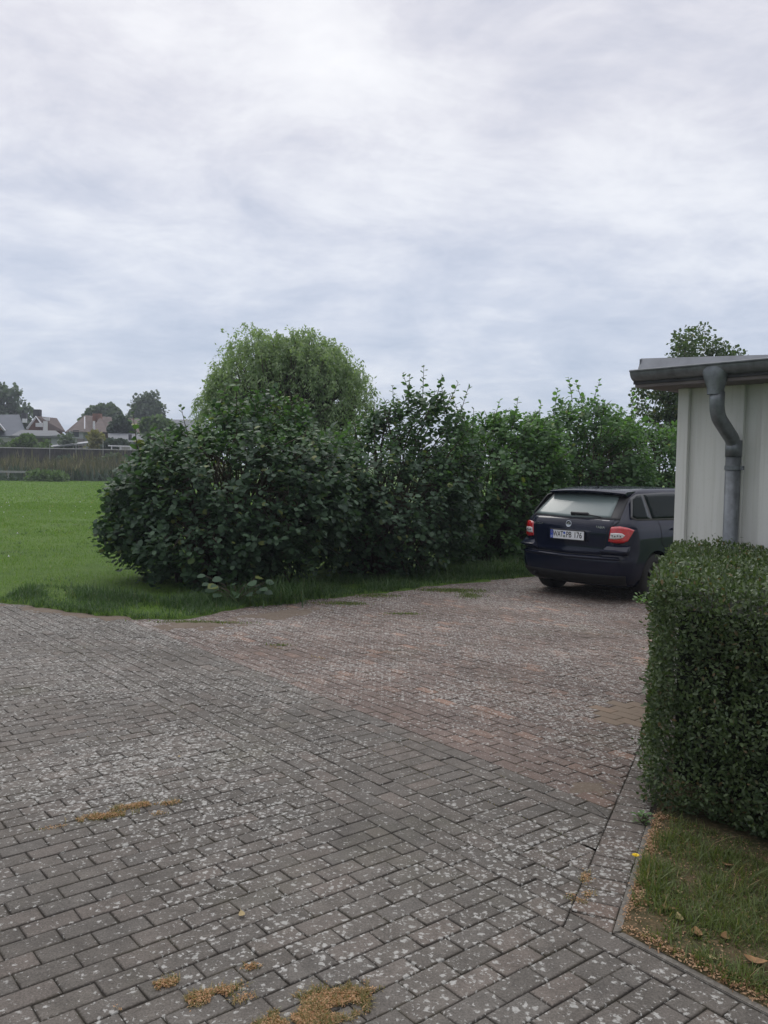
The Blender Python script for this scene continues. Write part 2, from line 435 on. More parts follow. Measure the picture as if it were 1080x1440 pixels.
# between the lane and the kerb: two courses along the lane past the corner
for r_ in range(1):
    v0 = VAB
    for i in range(-30, 30):
        u0 = i * 2 * PW + .05
        c = uv(u0 + .1, v0 + .05)
        if (c + UD * .1) @ NS < EDGE or not in_reach(c): continue
        add_paver(clip(rect(u0, v0, u0 + 2 * PW, VK), -NS, -EDGE), 0.0)
# zone C: reddish courses along the lane
for j in range(0, 160):
    sh = (j % 2) * PW + random.gauss(0, .006)
    v0 = VBC + j * PW
    for i in range(-75, 45):
        u0 = i * 2 * PW + sh
        c = uv(u0 + PW, v0 + PW / 2)
        if not in_reach(c): continue
        p = clip(rect(u0, v0, u0 + 2 * PW, v0 + PW), NS, EDGE if c[1] < 6.9 else 50)
        if not p: continue
        rr = 1.0
        if math.hypot(c[0] - 1.80, c[1] - 5.80) < .30: rr = 2.0
        add_paver(p, rr)
# the edging course beside the hedge
s0 = -60
for i in range(-5, 62):
    t0, t1 = 3.12 + i * .105, 3.12 + (i + 1) * .105
    p = [NS * a + TS * b for a, b in ((EDGE, t0), (-.425, t0), (-.425, t1), (EDGE, t1))]
    p = [q for q in p]
    if area(p) < 0: p = p[::-1]
    p = clip(p, -VD, -VK)
    if p and sum(p)[1] / len(p) < 6.9: add_paver(p, .3)
Fs, rn, rd_ = [], [], []
for kx in sorted(PF):
    Fs.append(np.array([f[0] for f in PF[kx]])); rn += [f[1] for f in PF[kx]]; rd_ += [f[2] for f in PF[kx]]
pav = tag(mesh_np('paving', PV, Fs, M['paver'], fattr={'rnd': rn, 'red': [min(x, 1.0) for x in rd_], 'sand': [1.0 if x > 1.5 else 0.0 for x in rd_]}), kind='structure')
ea = pav.data.attributes.new('edge', 'FLOAT', 'POINT'); ea.data.foreach_set('value', np.array(PE, dtype=np.float32))
mb = MB(); mb.grid([[(x, y, -.0060) for x in (-9, -4, 0, 3, 7)] for y in (0, 5, 10, 15.6)]); tag(mb.build('joint_bed', M['joint']), kind='structure')

# beige sandy patch of paving and dirt: low mounds that break the paver surface raggedly
def mound(name, cx, cy, rx, ry, ang, top, mat, seed, res=.02, rough=3.0, kind='structure', fall=-.02):
    nx, ny = int(2.6 * rx / res), int(2.6 * ry / res); P = []
    ca, sa = math.cos(ang), math.sin(ang)
    for j in range(ny + 1):
        row = []
        for i in range(nx + 1):
            a = (i / nx - .5) * 2.6; b = (j / ny - .5) * 2.6
            x = cx + a * rx * ca - b * ry * sa; y = cy + a * rx * sa + b * ry * ca
            d = 1 - math.hypot(a, b)
            h = d + .75 * noise.fractal(Vector((x * rough, y * rough, seed)), 1.0, 2.0, 5)
            h = max(-1, min(.6, h))
            row.append((x, y, fall + (top - fall) * max(0, min(1, (h + .35) / .8)) + .003 * noise.noise(Vector((x * 30, y * 30, seed)))))
        P.append(row)
    mb = MB(); mb.grid(P); o = mb.build(name, mat, smooth=True)
    return tag(o, kind=kind)
mound('sand_patch', -1.95, 8.80, .50, .26, .25, .007, M['soil'], 3.1, rough=6)
mound('sand_patch', -1.15, 9.55, .60, .30, .7, .006, M['soil'], 5.1, rough=6)
mound('sand_patch', -3.5, 9.45, 1.0, .20, -.42, .007, M['soil'], 8.1, rough=6)

mound('sand_patch', 1.13, 4.46, .16, .10, .5, .005, M['soil'], 17.1, rough=9)
# ------------------------------------------------------------------ lawn sheet with ragged edge
LE = [(-14, 14.2), (-9, 12.2), (-4.52, 10.01), (-3.5, 9.42), (-2.57, 9.05), (-2.2, 9.1), (-1.7, 9.75), (-1.19, 10.25), (-.3, 11.0), (.61, 11.85), (1.5, 12.6), (2.21, 13.1), (4.2, 14.9), (7, 17.6)]
def edge_y(x):
    for (x0, y0), (x1, y1) in zip(LE, LE[1:]):
        if x0 <= x <= x1: return y0 + (y1 - y0) * (x - x0) / (x1 - x0)
    return LE[0][1] if x < LE[0][0] else LE[-1][1]
def lawn():
    xs = np.concatenate([np.arange(-14, -5, .25), np.arange(-5, 3, .04), np.arange(3, 7.01, .25)])
    ds = [-.30, -.22, -.16, -.12, -.08, -.04, 0, .04, .08, .13, .2, .3, .45, .7, 1.0, 1.5, 2.2, 3.2, 5, 8, 13, 20, 32, 50, 85, 150]
    V = []
    for d in ds:
        for x in xs:
            y = edge_y(x) + d
            n_ = noise.fractal(Vector((x * 2.2, y * 2.2, 0)), 1.0, 2.0, 5)
            h = (d + .13 * n_ * 1.6) / .10
            z = -.03 + .055 * max(0, min(1, h))
            if d > .3: z += .02 * noise.noise(Vector((x * 1.1, y * 1.1, 4)))
            V.append((x if d < 8 else x * (1 + (d - 8) * .12), y, z))
    n, m = len(ds), len(xs)
    F = np.array([(i * m + j, i * m + j + 1, (i + 1) * m + j + 1, (i + 1) * m + j) for i in range(n - 1) for j in range(m - 1)])
    tag(mesh_np('lawn', V, F, M['lawn'], smooth=True), kind='structure')
lawn()

# ------------------------------------------------------------------ leaves and blades
def norm(a): return a / np.maximum(np.linalg.norm(a, axis=-1, keepdims=True), 1e-9)
T_ROUND = np.array([(0, 0, 0), (.28, .36, .07), (.68, .42, .10), (.93, .2, .04), (1.0, 0, -.06), (.93, -.2, .04), (.68, -.42, .10), (.28, -.36, .07), (.5, 0, .0)])
F_ROUND = np.array([(0, 8, 2, 1), (8, 4, 3, 2), (0, 7, 6, 8), (8, 6, 5, 4)])
T_OVAL = np.array([(0, 0, 0), (.35, .25, .06), (.75, .2, .04), (1, 0, -.05), (.75, -.2, .04), (.35, -.25, .06)])
F_OVAL = np.array([(0, 3, 2, 1), (0, 5, 4, 3)])
T_NARROW = np.array([(0, 0, 0), (.45, .09, .0), (1, 0, -.08), (.45, -.09, .0)])
F_NARROW = np.array([(0, 3, 2, 1)])
T_CLUMP = np.array([(0, -.1, 0), (.3, .38, .12), (.8, .42, -.1), (1.05, -.05, .1), (.7, -.5, -.08), (.2, -.42, .1)])
F_CLUMP = np.array([(0, 5, 4, 3), (0, 3, 2, 1)])
def leaves(name, P, D, N, L, T, F, mat, parent=None, wid=1.0):
    P = np.asarray(P); D = norm(np.asarray(D)); N = np.asarray(N)
    Sd = norm(np.cross(N, D)); Nn = np.cross(D, Sd); L = np.asarray(L)[:, None, None]
    V = P[:, None, :] + L * (T[None, :, 0:1] * D[:, None, :] + wid * T[None, :, 1:2] * Sd[:, None, :] + T[None, :, 2:3] * Nn[:, None, :])
    n, k = len(P), len(T)
    FF = (F[None] + (np.arange(n) * k)[:, None, None]).reshape(-1, F.shape[1])
    r = np.repeat(rng.random(n), len(F))
    return mesh_np(name, V.reshape(-1, 3), FF, mat, parent, {'rnd': r}, smooth=True)
def blades(name, P, H, wd, lean, mat, parent=None, bend=.5, segs=2):
    """P (n,3) base points, H height, wd width"""
    n = len(P); P = np.asarray(P); H = np.asarray(H)[:, None]; a = rng.random(n) * 2 * np.pi
    d = np.stack([np.cos(a), np.sin(a), np.zeros(n)], 1); s = np.stack([-np.sin(a + rng.normal(0, .8, n)), np.cos(a), np.zeros(n)], 1); s = norm(s)
    ln = (lean * (rng.random(n) * 1.2 + .1))[:, None]
    pts = []
    for i in range(segs + 1):
        t = i / segs
        c = P + d * H * ln * (t ** (1 + bend)) + np.array([0, 0, 1.]) * H * t * (1 - .35 * ln * t)
        wq = np.asarray(wd).reshape(-1, 1) * (1 - t) ** .7 * .5
        if i < segs: pts += [c - s * wq, c + s * wq]
        else: pts += [c]
    V = np.stack(pts, 1); k = V.shape[1]
    q = [(2 * i, 2 * i + 1, 2 * i + 3, 2 * i + 2) for i in range(segs - 1)]
    b = (np.arange(n) * k)[:, None, None]
    FL = []
    r = rng.random(n); rr = []
    if q: FL.append((np.array(q)[None] + b).reshape(-1, 4)); rr.append(np.repeat(r, len(q)))
    FL.append((np.array([(2 * segs - 2, 2 * segs - 1, 2 * segs)])[None] + b).reshape(-1, 3)); rr.append(r)
    return mesh_np(name, V.reshape(-1, 3), FL, mat, parent, {'rnd': np.concatenate(rr)})

# lawn grass
def lawn_blades():
    n = 150000
    x = rng.uniform(-14, -1, n * 2); y = 9 + 24 * rng.random(n * 2) ** 1.8
    keep = (np.abs(x / y) < .62)
    x, y = x[keep][:n], y[keep][:n]
    ey = np.array([edge_y(q) for q in x])
    dn = np.array([noise.fractal(Vector((a * 2.2, b * 2.2, 0)), 1.0, 2.0, 3) for a, b in zip(x, y)])
    ok = (y - ey + .13 * 1.6 * dn > .035)
    pat = np.array([noise.noise(Vector((a * .9, b * .9, 7))) for a, b in zip(x, y)])
    ok &= rng.random(len(x)) < .80 + .5 * pat
    x, y, pat = x[ok], y[ok], pat[ok]
    P = np.stack([x, y, np.full(len(x), .015)], 1)
    H = rng.uniform(.025, .06, len(x)) * (1 + .5 * np.clip(pat, -1, 1)) * (1 + .25 * (y - 9) / 10)
    o = blades('lawn_grass', P, H, rng.uniform(.004, .009, len(x)) * (.7 + (y - 8) * .09), .7, M['blade'])
    tag(o, 'short bright green grass of the mown lawn', 'grass', kind='stuff')
lawn_blades()
def lawn_far():
    n = 60000; y = 28 + 42 * rng.random(n) ** .8; x = -y * rng.uniform(.14, .60, n)
    P = np.stack([x, y, np.full(n, .01)], 1)
    tag(blades('lawn_grass_far', P, rng.uniform(.04, .11, n), rng.uniform(.03, .06, n), .7, M['blade'], segs=2), 'mown grass of the far half of the lawn', 'grass', kind='stuff')
lawn_far()
def behind_strip():
    # the dark grass strip along the foot of the bushes, longer blades
    P, H, Wd = [], [], []
    for i in range(46000):
        x = random.uniform(-4.6, 3.2); e = edge_y(x); d = random.random() ** 1.3 * 1.6
        if x < -2.4 and d > 1.3: continue
        g = noise.noise(Vector((x * 1.7, d * 1.7, 3)))
        if random.random() > .55 + g: continue
        n_ = noise.fractal(Vector((x * 2.2, (e + d) * 2.2, 0)), 1.0, 2.0, 3)
        if d + .2 * n_ < .04: continue
        P.append((x, e + d, .01)); hh = .05 + .20 * min(1, d / .7) * max(0, .35 + g) * random.random()
        H.append(hh + random.random() * .04); Wd.append(random.uniform(.005, .011))
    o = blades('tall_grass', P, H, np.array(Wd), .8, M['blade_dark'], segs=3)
    tag(o, 'longer dark grass along the foot of the bushes', 'grass', kind='stuff')
    # arching tussocks
    P, H, Wd = [], [], []
    for cx, cy, n, hh in ((-1.25, 10.35, 260, .42), (-1.7, 10.15, 200, .36), (-.95, 10.75, 200, .40), (-2.3, 9.95, 150, .28), (1.3, 12.9, 240, .38), (1.75, 13.2, 260, .42), (.75, 12.5, 160, .3), (2.1, 13.5, 220, .4), (-.2, 11.5, 120, .24), (-3.2, 10.3, 160, .25)):
        for i in range(n):
            P.append((cx + random.gauss(0, .13), cy + random.gauss(0, .1), 0)); H.append(hh * random.uniform(.5, 1.1)); Wd.append(random.uniform(.006, .013))
    for _ in range(60):
        cx, cy = random.uniform(-9, -3), random.uniform(10.8, 22)
        if abs(cx / cy) > .5 or cy < edge_y(cx) + .5: continue
        for i in range(26): P.append((cx + random.gauss(0, .09), cy + random.gauss(0, .12), 0)); H.append(random.uniform(.05, .12)); Wd.append(random.uniform(.008, .016))
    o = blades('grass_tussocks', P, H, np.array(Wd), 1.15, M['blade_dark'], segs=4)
    tag(o, 'arching tussocks of coarse grass in front of the bushes', 'grass', kind='stuff')
    # sparse weeds growing out over the paving
    P, H, Wd = [], [], []
    for cx, cy, rx, ry, n in ((.95, 11.6, .45, .18, 1500), (1.15, 11.15, .16, .25, 500), (-.1, 11.0, .3, .14, 500), (-.5, 10.35, .35, .12, 600), (.25, 9.7, .22, .06, 160), (-1.9, 8.98, .5, .07, 500), (-.95, 7.9, .10, .03, 60)):
        for i in range(n):
            P.append((cx + random.gauss(0, rx * .5), cy + random.gauss(0, ry * .5), .0)); H.append(random.uniform(.01, .035)); Wd.append(random.uniform(.006, .014))
    o = blades('paving_weeds', P, H, np.array(Wd), 1.0, M['blade_dry'])
    tag(o, 'low weeds creeping over the edge of the paving', 'weeds', kind='stuff')
behind_strip()

# ------------------------------------------------------------------ shrubs
def shrub(name, label, cx, cy, rx, ry, H, nt, mat, seed, lsz=(.085, .125), lobes=(), shoots=(), group='bushes along the parking place', low=.12, cluster=14, freshtop=True, spread=1.0, T=T_ROUND, F=F_ROUND):
    rs = np.random.default_rng(seed); root = empty(name, (cx, cy, 0)); tag(root, label, 'bush', group)
    ell = [(0, 0, H * .44, rx, ry, H * .56)] + list(lobes)
    vol = np.array([(e[3] * e[4] + e[3] * e[5] + e[4] * e[5]) for e in ell]); vol = vol / vol.sum()
    P, D, N, L, P2, D2, N2, L2 = [], [], [], [], [], [], [], []
    stems = MB()
    def inside(p, k=1.0, skip=-1):
        for i, e in enumerate(ell):
            if i != skip and ((p[0] - e[0]) / e[3]) ** 2 + ((p[1] - e[1]) / e[4]) ** 2 + ((p[2] - e[2]) / e[5]) ** 2 < k: return True
        return False
    def spray(tip, d, n, ln, sz, fresh=False):
        s = norm(np.cross(d, [0, 0, 1.]) + rs.normal(0, .15, 3)); ang = rs.random() * 6
        base = tip - d * ln
        for i in range(n):
            t = (i + rs.random() * .6) / n
            p = base + d * ln * t + np.array([0, 0, -.10 * t * t * ln])
            side = 1 if i % 2 else -1
            ang += 2.4
            o = norm(s * math.cos(ang) + norm(np.cross(d, s)) * math.sin(ang) * .7)
            ld = norm(o * .9 + d * .5 + np.array([0, 0, -.25]) + rs.normal(0, .18, 3))
            nn = norm(np.array([0, 0, 1.0]) + d * .55 + rs.normal(0, .38, 3))
            l = sz * rs.uniform(.65, 1.15) * (1 - .35 * max(0, t - .75) * 4 * (1 if fresh else .4))
            q = (P2, D2, N2, L2) if fresh else (P, D, N, L)
            q[0].append(p + ld * .02); q[1].append(ld); q[2].append(nn); q[3].append(l)
    made = 0
    while made < nt:
        i = rs.choice(len(ell), p=vol); e = ell[i]
        dr = norm(rs.normal(0, 1, 3)); 
        if dr[2] < -.75: continue
        p = np.array([e[0] + dr[0] * e[3], e[1] + dr[1] * e[4], e[2] + dr[2] * e[5]])
        fr = 1 + .22 * noise.noise(Vector(p * 1.3) + Vector((seed, 0, 0))) + .10 * noise.noise(Vector(p * 3.5) + Vector((seed, 5, 0)))
        dep = 1 - abs(rs.normal(0, .11))
        c0 = np.array(e[:3]); p = c0 + (p - c0) * fr * dep
        if p[2] < low or inside(p, .72, i): continue
        nn = norm(np.array([dr[0] / e[3], dr[1] / e[4], dr[2] / e[5]]))
        d = norm(nn * .9 + np.array([0, 0, .55]) + rs.normal(0, .35, 3))
        sz = rs.uniform(*lsz)
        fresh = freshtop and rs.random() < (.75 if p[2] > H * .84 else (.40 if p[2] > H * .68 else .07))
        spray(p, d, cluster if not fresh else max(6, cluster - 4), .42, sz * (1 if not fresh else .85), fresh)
        if made % 6 == 0:
            b = np.array([rs.normal(0, rx * .2), rs.normal(0, ry * .2), 0])
            m_ = b * .5 + p * .5 + np.array([0, 0, .25 * H])
            stems.tube([b, b * .8 + m_ * .2 + np.array([0, 0, .1]), m_ * .9 + p * .1, p - d * .1, p], [.018, .015, .010, .006, .003], 5)
        made += 1
    for (sx, sy, z0, z1, lean) in shoots:
        a = rs.random() * 6; dd = norm(np.array([math.cos(a) * lean, math.sin(a) * lean * .5, 1.0]))
        b = np.array([sx, sy, z0]); ln = (z1 - z0) / dd[2]
        stems.tube([b, b + dd * ln * .5, b + dd * ln], [.008, .006, .003], 5)
        n = int(ln / .045)
        ang = rs.random() * 6
        for i in range(n):
            t = (i + .5) / n; ang += 2.4
            p = b + dd * ln * t; o = np.array([math.cos(ang), math.sin(ang), 0])
            ld = norm(o + dd * (.15 + .5 * t) + rs.normal(0, .25, 3)); nn = norm(np.array([0, 0, 1]) + rs.normal(0, .45, 3) - o * .2)
            P2.append(p); D2.append(ld); N2.append(nn); L2.append(lsz[1] * (1.15 - .40 * t) * rs.uniform(.6, 1.15))
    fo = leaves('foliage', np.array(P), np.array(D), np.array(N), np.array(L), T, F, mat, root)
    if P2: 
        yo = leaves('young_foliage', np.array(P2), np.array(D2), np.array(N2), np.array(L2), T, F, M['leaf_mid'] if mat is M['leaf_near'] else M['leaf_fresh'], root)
    stems.build('stems', M['stem'], root, smooth=True)
    return root
shrub('leafy_bush', 'big dark round-leaved bush beside the lawn, leftmost of the row', -2.15, 12.0, 1.55, 1.45, 2.45, 1450, M['leaf_near'], 11, lsz=(.072, .112), low=.05,
      lobes=[(-1.0, .1, 1.05, .85, 1.0, .85), (-.95, .2, 1.75, .5, .5, .50), (-1.40, -.35, .85, .40, .4, .42), (1.35, .25, 1.35, .75, .8, .95), (.9, -.3, 1.2, .95, 1.0, 1.1), (-.2, -.75, .75, 1.1, .75, .65), (.25, .2, 1.95, 1.0, .8, .85), (-.75, .1, 1.75, .6, .6, .55)],
      shoots=[(-.25, 0, 2.2, 2.8, .3), (.05, .1, 2.3, 3.0, .2), (.35, .1, 2.3, 2.85, .3), (-.6, .1, 1.9, 2.5, .4), (-1.3, 0, 1.7, 2.4, .3), (.7, .1, 2.0, 2.7, .3)], cluster=15)
shrub('leafy_bush', 'dark bush with tall pale shoots rising above its middle, left of the car', -.05, 13.25, 1.45, 1.3, 2.35, 1200, M['leaf_near'], 23, low=.05,
      lobes=[(-.95, -.4, 1.25, .85, .8, 1.15), (.85, .1, 1.25, .85, .9, 1.2), (.60, .2, 2.15, .78, .6, .85), (1.1, .2, 1.95, .6, .6, .75), (.2, .2, 2.1, .6, .6, .7), (-.1, .1, 1.9, .7, .7, .7)],
      shoots=[(.62, .1, 2.6, 3.25, .1), (.40, 0, 2.5, 3.1, .3), (1.0, .15, 2.5, 3.05, .3), (1.3, .15, 2.2, 2.85, .35), (.2, .1, 2.4, 2.95, .3), (.8, .1, 2.6, 3.12, .3), (1.15, .1, 2.3, 2.95, .3), (1.4, .1, 1.9, 2.6, .5), (.95, .0, 2.5, 3.0, .5), (.5, .2, 2.6, 3.15, .4)], lsz=(.068, .105), cluster=15)
shrub('leafy_bush', 'mid green bush behind the left rear corner of the car', 2.0, 15.3, 1.35, 1.2, 2.55, 1050, M['leaf_mid'], 31, low=.05,
      lobes=[(-.7, -.4, 1.1, .75, .8, 1.0), (.5, 0, 2.0, .8, .8, .85), (-.2, 0, 1.95, .7, .7, .8)],
      shoots=[(.3, 0, 2.5, 2.95, .3), (-.1, 0, 2.4, 2.9, .3), (.7, 0, 2.4, 2.85, .3)], lsz=(.08, .115), cluster=14)
shrub('leafy_bush', 'tallest mid green bush with long shoots, directly above the car roof', 3.75, 17.0, 1.4, 1.1, 2.85, 1000, M['leaf_mid'], 43,
      lobes=[(.3, 0, 2.35, 1.0, .8, .9), (-.6, -.1, 2.0, .8, .8, .95), (-.8, -.2, 1.6, .9, .8, 1.1), (.9, 0, 1.5, .8, .8, 1.1)],
      shoots=[(-.05, 0, 3.0, 3.5, .2), (-.4, 0, 2.8, 3.25, .4), (.35, 0, 3.0, 3.45, .3), (.15, 0, 3.0, 3.4, .5)], lsz=(.08, .12), cluster=14)
shrub('leafy_bush', 'light green bush partly hidden by the corner of the cream boarded wall', 5.75, 18.3, 1.3, 1.1, 2.9, 800, M['leaf_mid'], 57,
      lobes=[(-.7, 0, 2.0, .8, .8, 1.0), (-.9, -.2, 1.2, .7, .8, 1.0)], shoots=[(-.5, 0, 2.7, 3.3, .2), (-.1, 0, 2.7, 3.2, .3), (-.9, 0, 2.5, 3.05, .3)], lsz=(.08, .12), cluster=13)
# broad-leaved weed at the foot of the big bush
rt = empty('broad_leaved_weed', (-1.75, 10.15, 0)); tag(rt, 'broad-leaved weed with big pale green leaves in the grass before the big bush', 'weed')
P, D, N, L = [], [], [], []
for i in range(26):
    a = random.random() * 6.28; r_ = random.random() ** .5 * .30
    P.append((math.cos(a) * r_ * 1.4, math.sin(a) * r_ * .6, .12 + random.random() * .22)); D.append((math.cos(a), math.sin(a), -.1)); N.append((random.gauss(0, .3), -.5, 1)); L.append(random.uniform(.09, .15))
leaves('leaf_blades', P, D, N, L, T_ROUND, F_ROUND, M['leaf_near'], rt)
mb = MB()
for p in P[:20]: mb.tube([(0, 0, 0), (p[0] * .4, p[1] * .4, p[2] * .7), p], [.005, .004, .003], 4)
mb.build('stems', M['stem'], rt)

# ------------------------------------------------------------------ trees
def tree(name, label, x, y, H, trunk_h, trunk_r, blobs, nleaf, lsz, mat, seed, group=None, cat='tree', T=T_CLUMP, F=F_CLUMP, bark=None, up=.5, hollow=.55, limbs=True):
    """blobs: (dx,dy,z,rx,ry,rz)"""
    rs = np.random.default_rng(seed); root = empty(name, (x, y, 0)); tag(root, label, cat, group)
    B = np.array(blobs, float)
    # sub-clumps on each blob
    cl = []
    for b in B:
        k = max(8, int(26 * (b[3] * b[5]) / (B[:, 3] * B[:, 5]).mean()))
        for i in range(k):
            d = norm(rs.normal(0, 1, 3)); rr = rs.uniform(hollow, 1.0)
            cl.append((b[0] + d[0] * b[3] * rr, b[1] + d[1] * b[4] * rr, b[2] + d[2] * b[5] * rr, .26 * (b[3] + b[5]) / 2 * rs.uniform(.6, 1.35)))
    cl = np.array(cl); wgt = cl[:, 3] ** 2; wgt /= wgt.sum()
    idx = rs.choice(len(cl), nleaf, p=wgt); d = norm(rs.normal(0, 1, (nleaf, 3))); rr = rs.random(nleaf) ** .5
    P = cl[idx, :3] + d * (cl[idx, 3] * rr)[:, None] * np.array([1.15, 1.15, .8])
    D = norm(d + rs.normal(0, .5, (nleaf, 3)) + np.array([0, 0, -.2])); N = norm(rs.normal(0, .6, (nleaf, 3)) + d * .5 + np.array([0, 0, up]))
    leaves('crown', P, D, N, rs.uniform(lsz[0], lsz[1], nleaf), T, F, mat, root)
    mb = MB(); top = np.array([B[:, 0].mean(), B[:, 1].mean(), B[:, 2].mean()])
    mb.tube([(0, 0, -.1), (.02 * H, 0, trunk_h * .5), (0, 0, trunk_h), tuple(top * .5 + np.array([0, 0, trunk_h * .5])), tuple(top)], [trunk_r * 1.25, trunk_r, trunk_r * .85, trunk_r * .55, trunk_r * .2], 8)
    for c in cl[rs.choice(len(cl), min(len(cl), 34), replace=False)]:
        b = np.array([0, 0, trunk_h * rs.uniform(.85, 1.0)]); m_ = b * .45 + c[:3] * .55 + np.array([0, 0, .06 * H])
        mb.tube([b, m_, c[:3]], [trunk_r * .45, trunk_r * .22, trunk_r * .06], 5)
    mb.build('trunk', bark or M['bark'], root, smooth=True)
    return root

# weeping willow behind the first bushes
def willow():
    x0, y0 = -2.55, 22.0; rs = np.random.default_rng(5)
    root = empty('willow_tree', (x0, y0, 0)); tag(root, 'rounded pale green willow with hanging twigs behind the big dark bush', 'tree')
    B = [(-.75, 0, 3.75, 1.1, 1.2, 1.28), (.15, 0, 3.8, .9, 1.2, 1.15), (.85, 0, 3.7, .9, 1.2, 1.15), (1.4, 0, 3.0, .8, 1.0, 1.35), (.9, 0, 2.2, 1.0, 1.0, 1.0), (-1.5, 0, 2.9, .75, .9, 1.1), (0, .3, 2.6, 1.7, 1.3, 1.6)]
    P, D, N, L = [], [], [], []; mb = MB()
    for i in range(3900):
        b = B[rs.integers(len(B))]; d = norm(rs.normal(0, 1, 3) + np.array([0, 0, .55]))
        if d[2] < -.2: continue
        p = np.array(b[:3]) + d * np.array(b[3:]) * (1 - abs(rs.normal(0, .22)))* (1 + .34 * noise.noise(Vector(d * 2.6) + Vector((b[0], 3, 1))))
        ln = rs.uniform(.35, 1.0) * (.6 + .5 * rs.random()); out = d * np.array([.35, .35, 0])
        upw = rs.random() < .42
        if upw: ln *= .45; out = norm(out + rs.normal(0, .4, 3) + np.array([0, 0, .5])) * ln
        ns = int(ln / .042); q = p.copy()
        arch = rs.uniform(.05, .30)
        for j in range(ns):
            t = j / ns
            q = p + out * t if upw else p + out * t * .7 + np.array([0, 0, arch * math.sin(min(1, t * 2.2) * 1.6) - ln * t * t * .9])
            for s_ in range(2):
                a = rs.random() * 6.28
                P.append(q + rs.normal(0, .03, 3)); D.append((math.cos(a) * .7 + out[0], math.sin(a) * .7 + out[1], (rs.normal(.1, .5) if upw else -.75 + .8 * (t < .15)))); N.append(rs.normal(0, .5, 3) + np.array([d[0], d[1], .6])); L.append(rs.uniform(.07, .125))
        if i % 4 == 0 and mb is not None and rs.random() < .6:
            mb.tube([p * .55 + np.array([0, 0, .9]), p * .9, p, p + out * .5 - np.array([0, 0, ln * .3])], [.03, .015, .008, .004], 4)
    leaves('crown', np.array(P), np.array(D, dtype=float), np.array(N), np.array(L), T_NARROW, F_NARROW, M['willow'], root, wid=2.0)
    for k in range(9):
        a = k * .7; e = np.array([math.cos(a) * 1.1, math.sin(a) * .9, 3.4 + .5 * math.sin(k * 2.1)])
        mb.tube([(0, 0, 0), (e[0] * .12, e[1] * .12, 1.2), (e[0] * .5, e[1] * .5, 2.4), tuple(e)], [.14, .10, .055, .015], 6)
    mb.build('trunk', M['bark'], root, smooth=True)
willow()
tree('lime_tree', 'dark deciduous tree rising behind the flat metal roof edge', 8.75, 24.5, 5.8, 1.6, .14,
     [(-.05, 0, 4.75, 1.15, 1.1, .95), (.9, 0, 4.6, .55, .6, .5), (-.9, 0, 3.5, .8, .8, .95), (.4, 0, 3.4, 1.2, 1.1, 1.2), (-1.1, 0, 4.35, .4, .5, .4), (-.6, 0, 2.6, .9, .8, .8)], 13000, (.055, .10), M['lime'], 61, hollow=.3)

def pt(px, py, Y): return at(px, py, Y)
def far_tree(name, label, px, pbot, ptop, Y, halfw, seed, mat, nleaf=3500, lsz=(.35, .7), blobs=None, group='trees behind the far gardens', th=.3, bark=None):
    t_ = pt(px, ptop, Y); x = t_.x; H = t_.z; hw = halfw / 1200 * Y
    b0 = pt(px, pbot, Y).z
    bl = blobs or [(0, .5, .55), (-.45, .42, .4), (.45, .45, .4), (0, .8, .35), (-.25, .65, .35), (.25, .68, .33)]
    hz = (H - b0) / 2
    BL = [(fx * hw, 0, b0 + fz * (H - b0) , hw * r_ * 1.15, hw * r_ * 1.1, hz * r_ * 1.25) for fx, fz, r_ in bl]
    return tree(name, label, x, Y, H, max(.5, b0 + (H - b0) * th), .0035 * Y * .6, BL, nleaf, lsz, mat, seed, group, bark=bark)
M['pale_bark'] = simple('pale_bark', (.35, .34, .32), .9, var=.2)
far_tree('birch_tree', 'loose-crowned tree above the grey tiled house at the left edge', 12, 615, 540, 128, 32, 71, M['far_leaf'], 3000, (.35, .65),
         blobs=[(-.3, .55, .55), (.15, .72, .42), (.55, .42, .45), (.85, .25, .33), (-.6, .75, .5), (.45, .15, .4)], bark=M['pale_bark'])
far_tree('round_tree', 'rounded green tree behind the brown hipped roof', 146, 600, 569, 140, 27, 72, M['far_leaf'], 2600, (.5, .9),
         blobs=[(0, .55, .6), (-.5, .4, .45), (.5, .4, .5), (-.2, .6, .5), (.2, .62, .5)])
far_tree('poplar_tree', 'tall upright tree with several rounded tops behind the far gardens', 204, 612, 546, 135, 28, 73, M['far_leaf'], 3800, (.35, .6),
         blobs=[(-.05, .72, .35), (.3, .75, .33), (-.6, .6, .27), (.7, .52, .33), (0, .4, .6), (-.4, .3, .45), (.5, .3, .5), (-.35, .72, .22)])
far_tree('dense_tree', 'dense dark tree in front of the brown hipped roof', 171, 614, 587, 100, 17, 74, M['far_dark'], 2200, (.3, .55), blobs=[(0, .5, .7), (-.5, .45, .45), (.5, .4, .45), (.85, .15, .3)])
far_tree('bright_tree', 'soft light green tree at the left end of the big bush', 221, 622, 582, 88, 27, 75, M['far_bright'], 3000, (.3, .5), blobs=[(-.3, .55, .5), (.3, .6, .5), (0, .3, .6), (.7, .3, .4)])

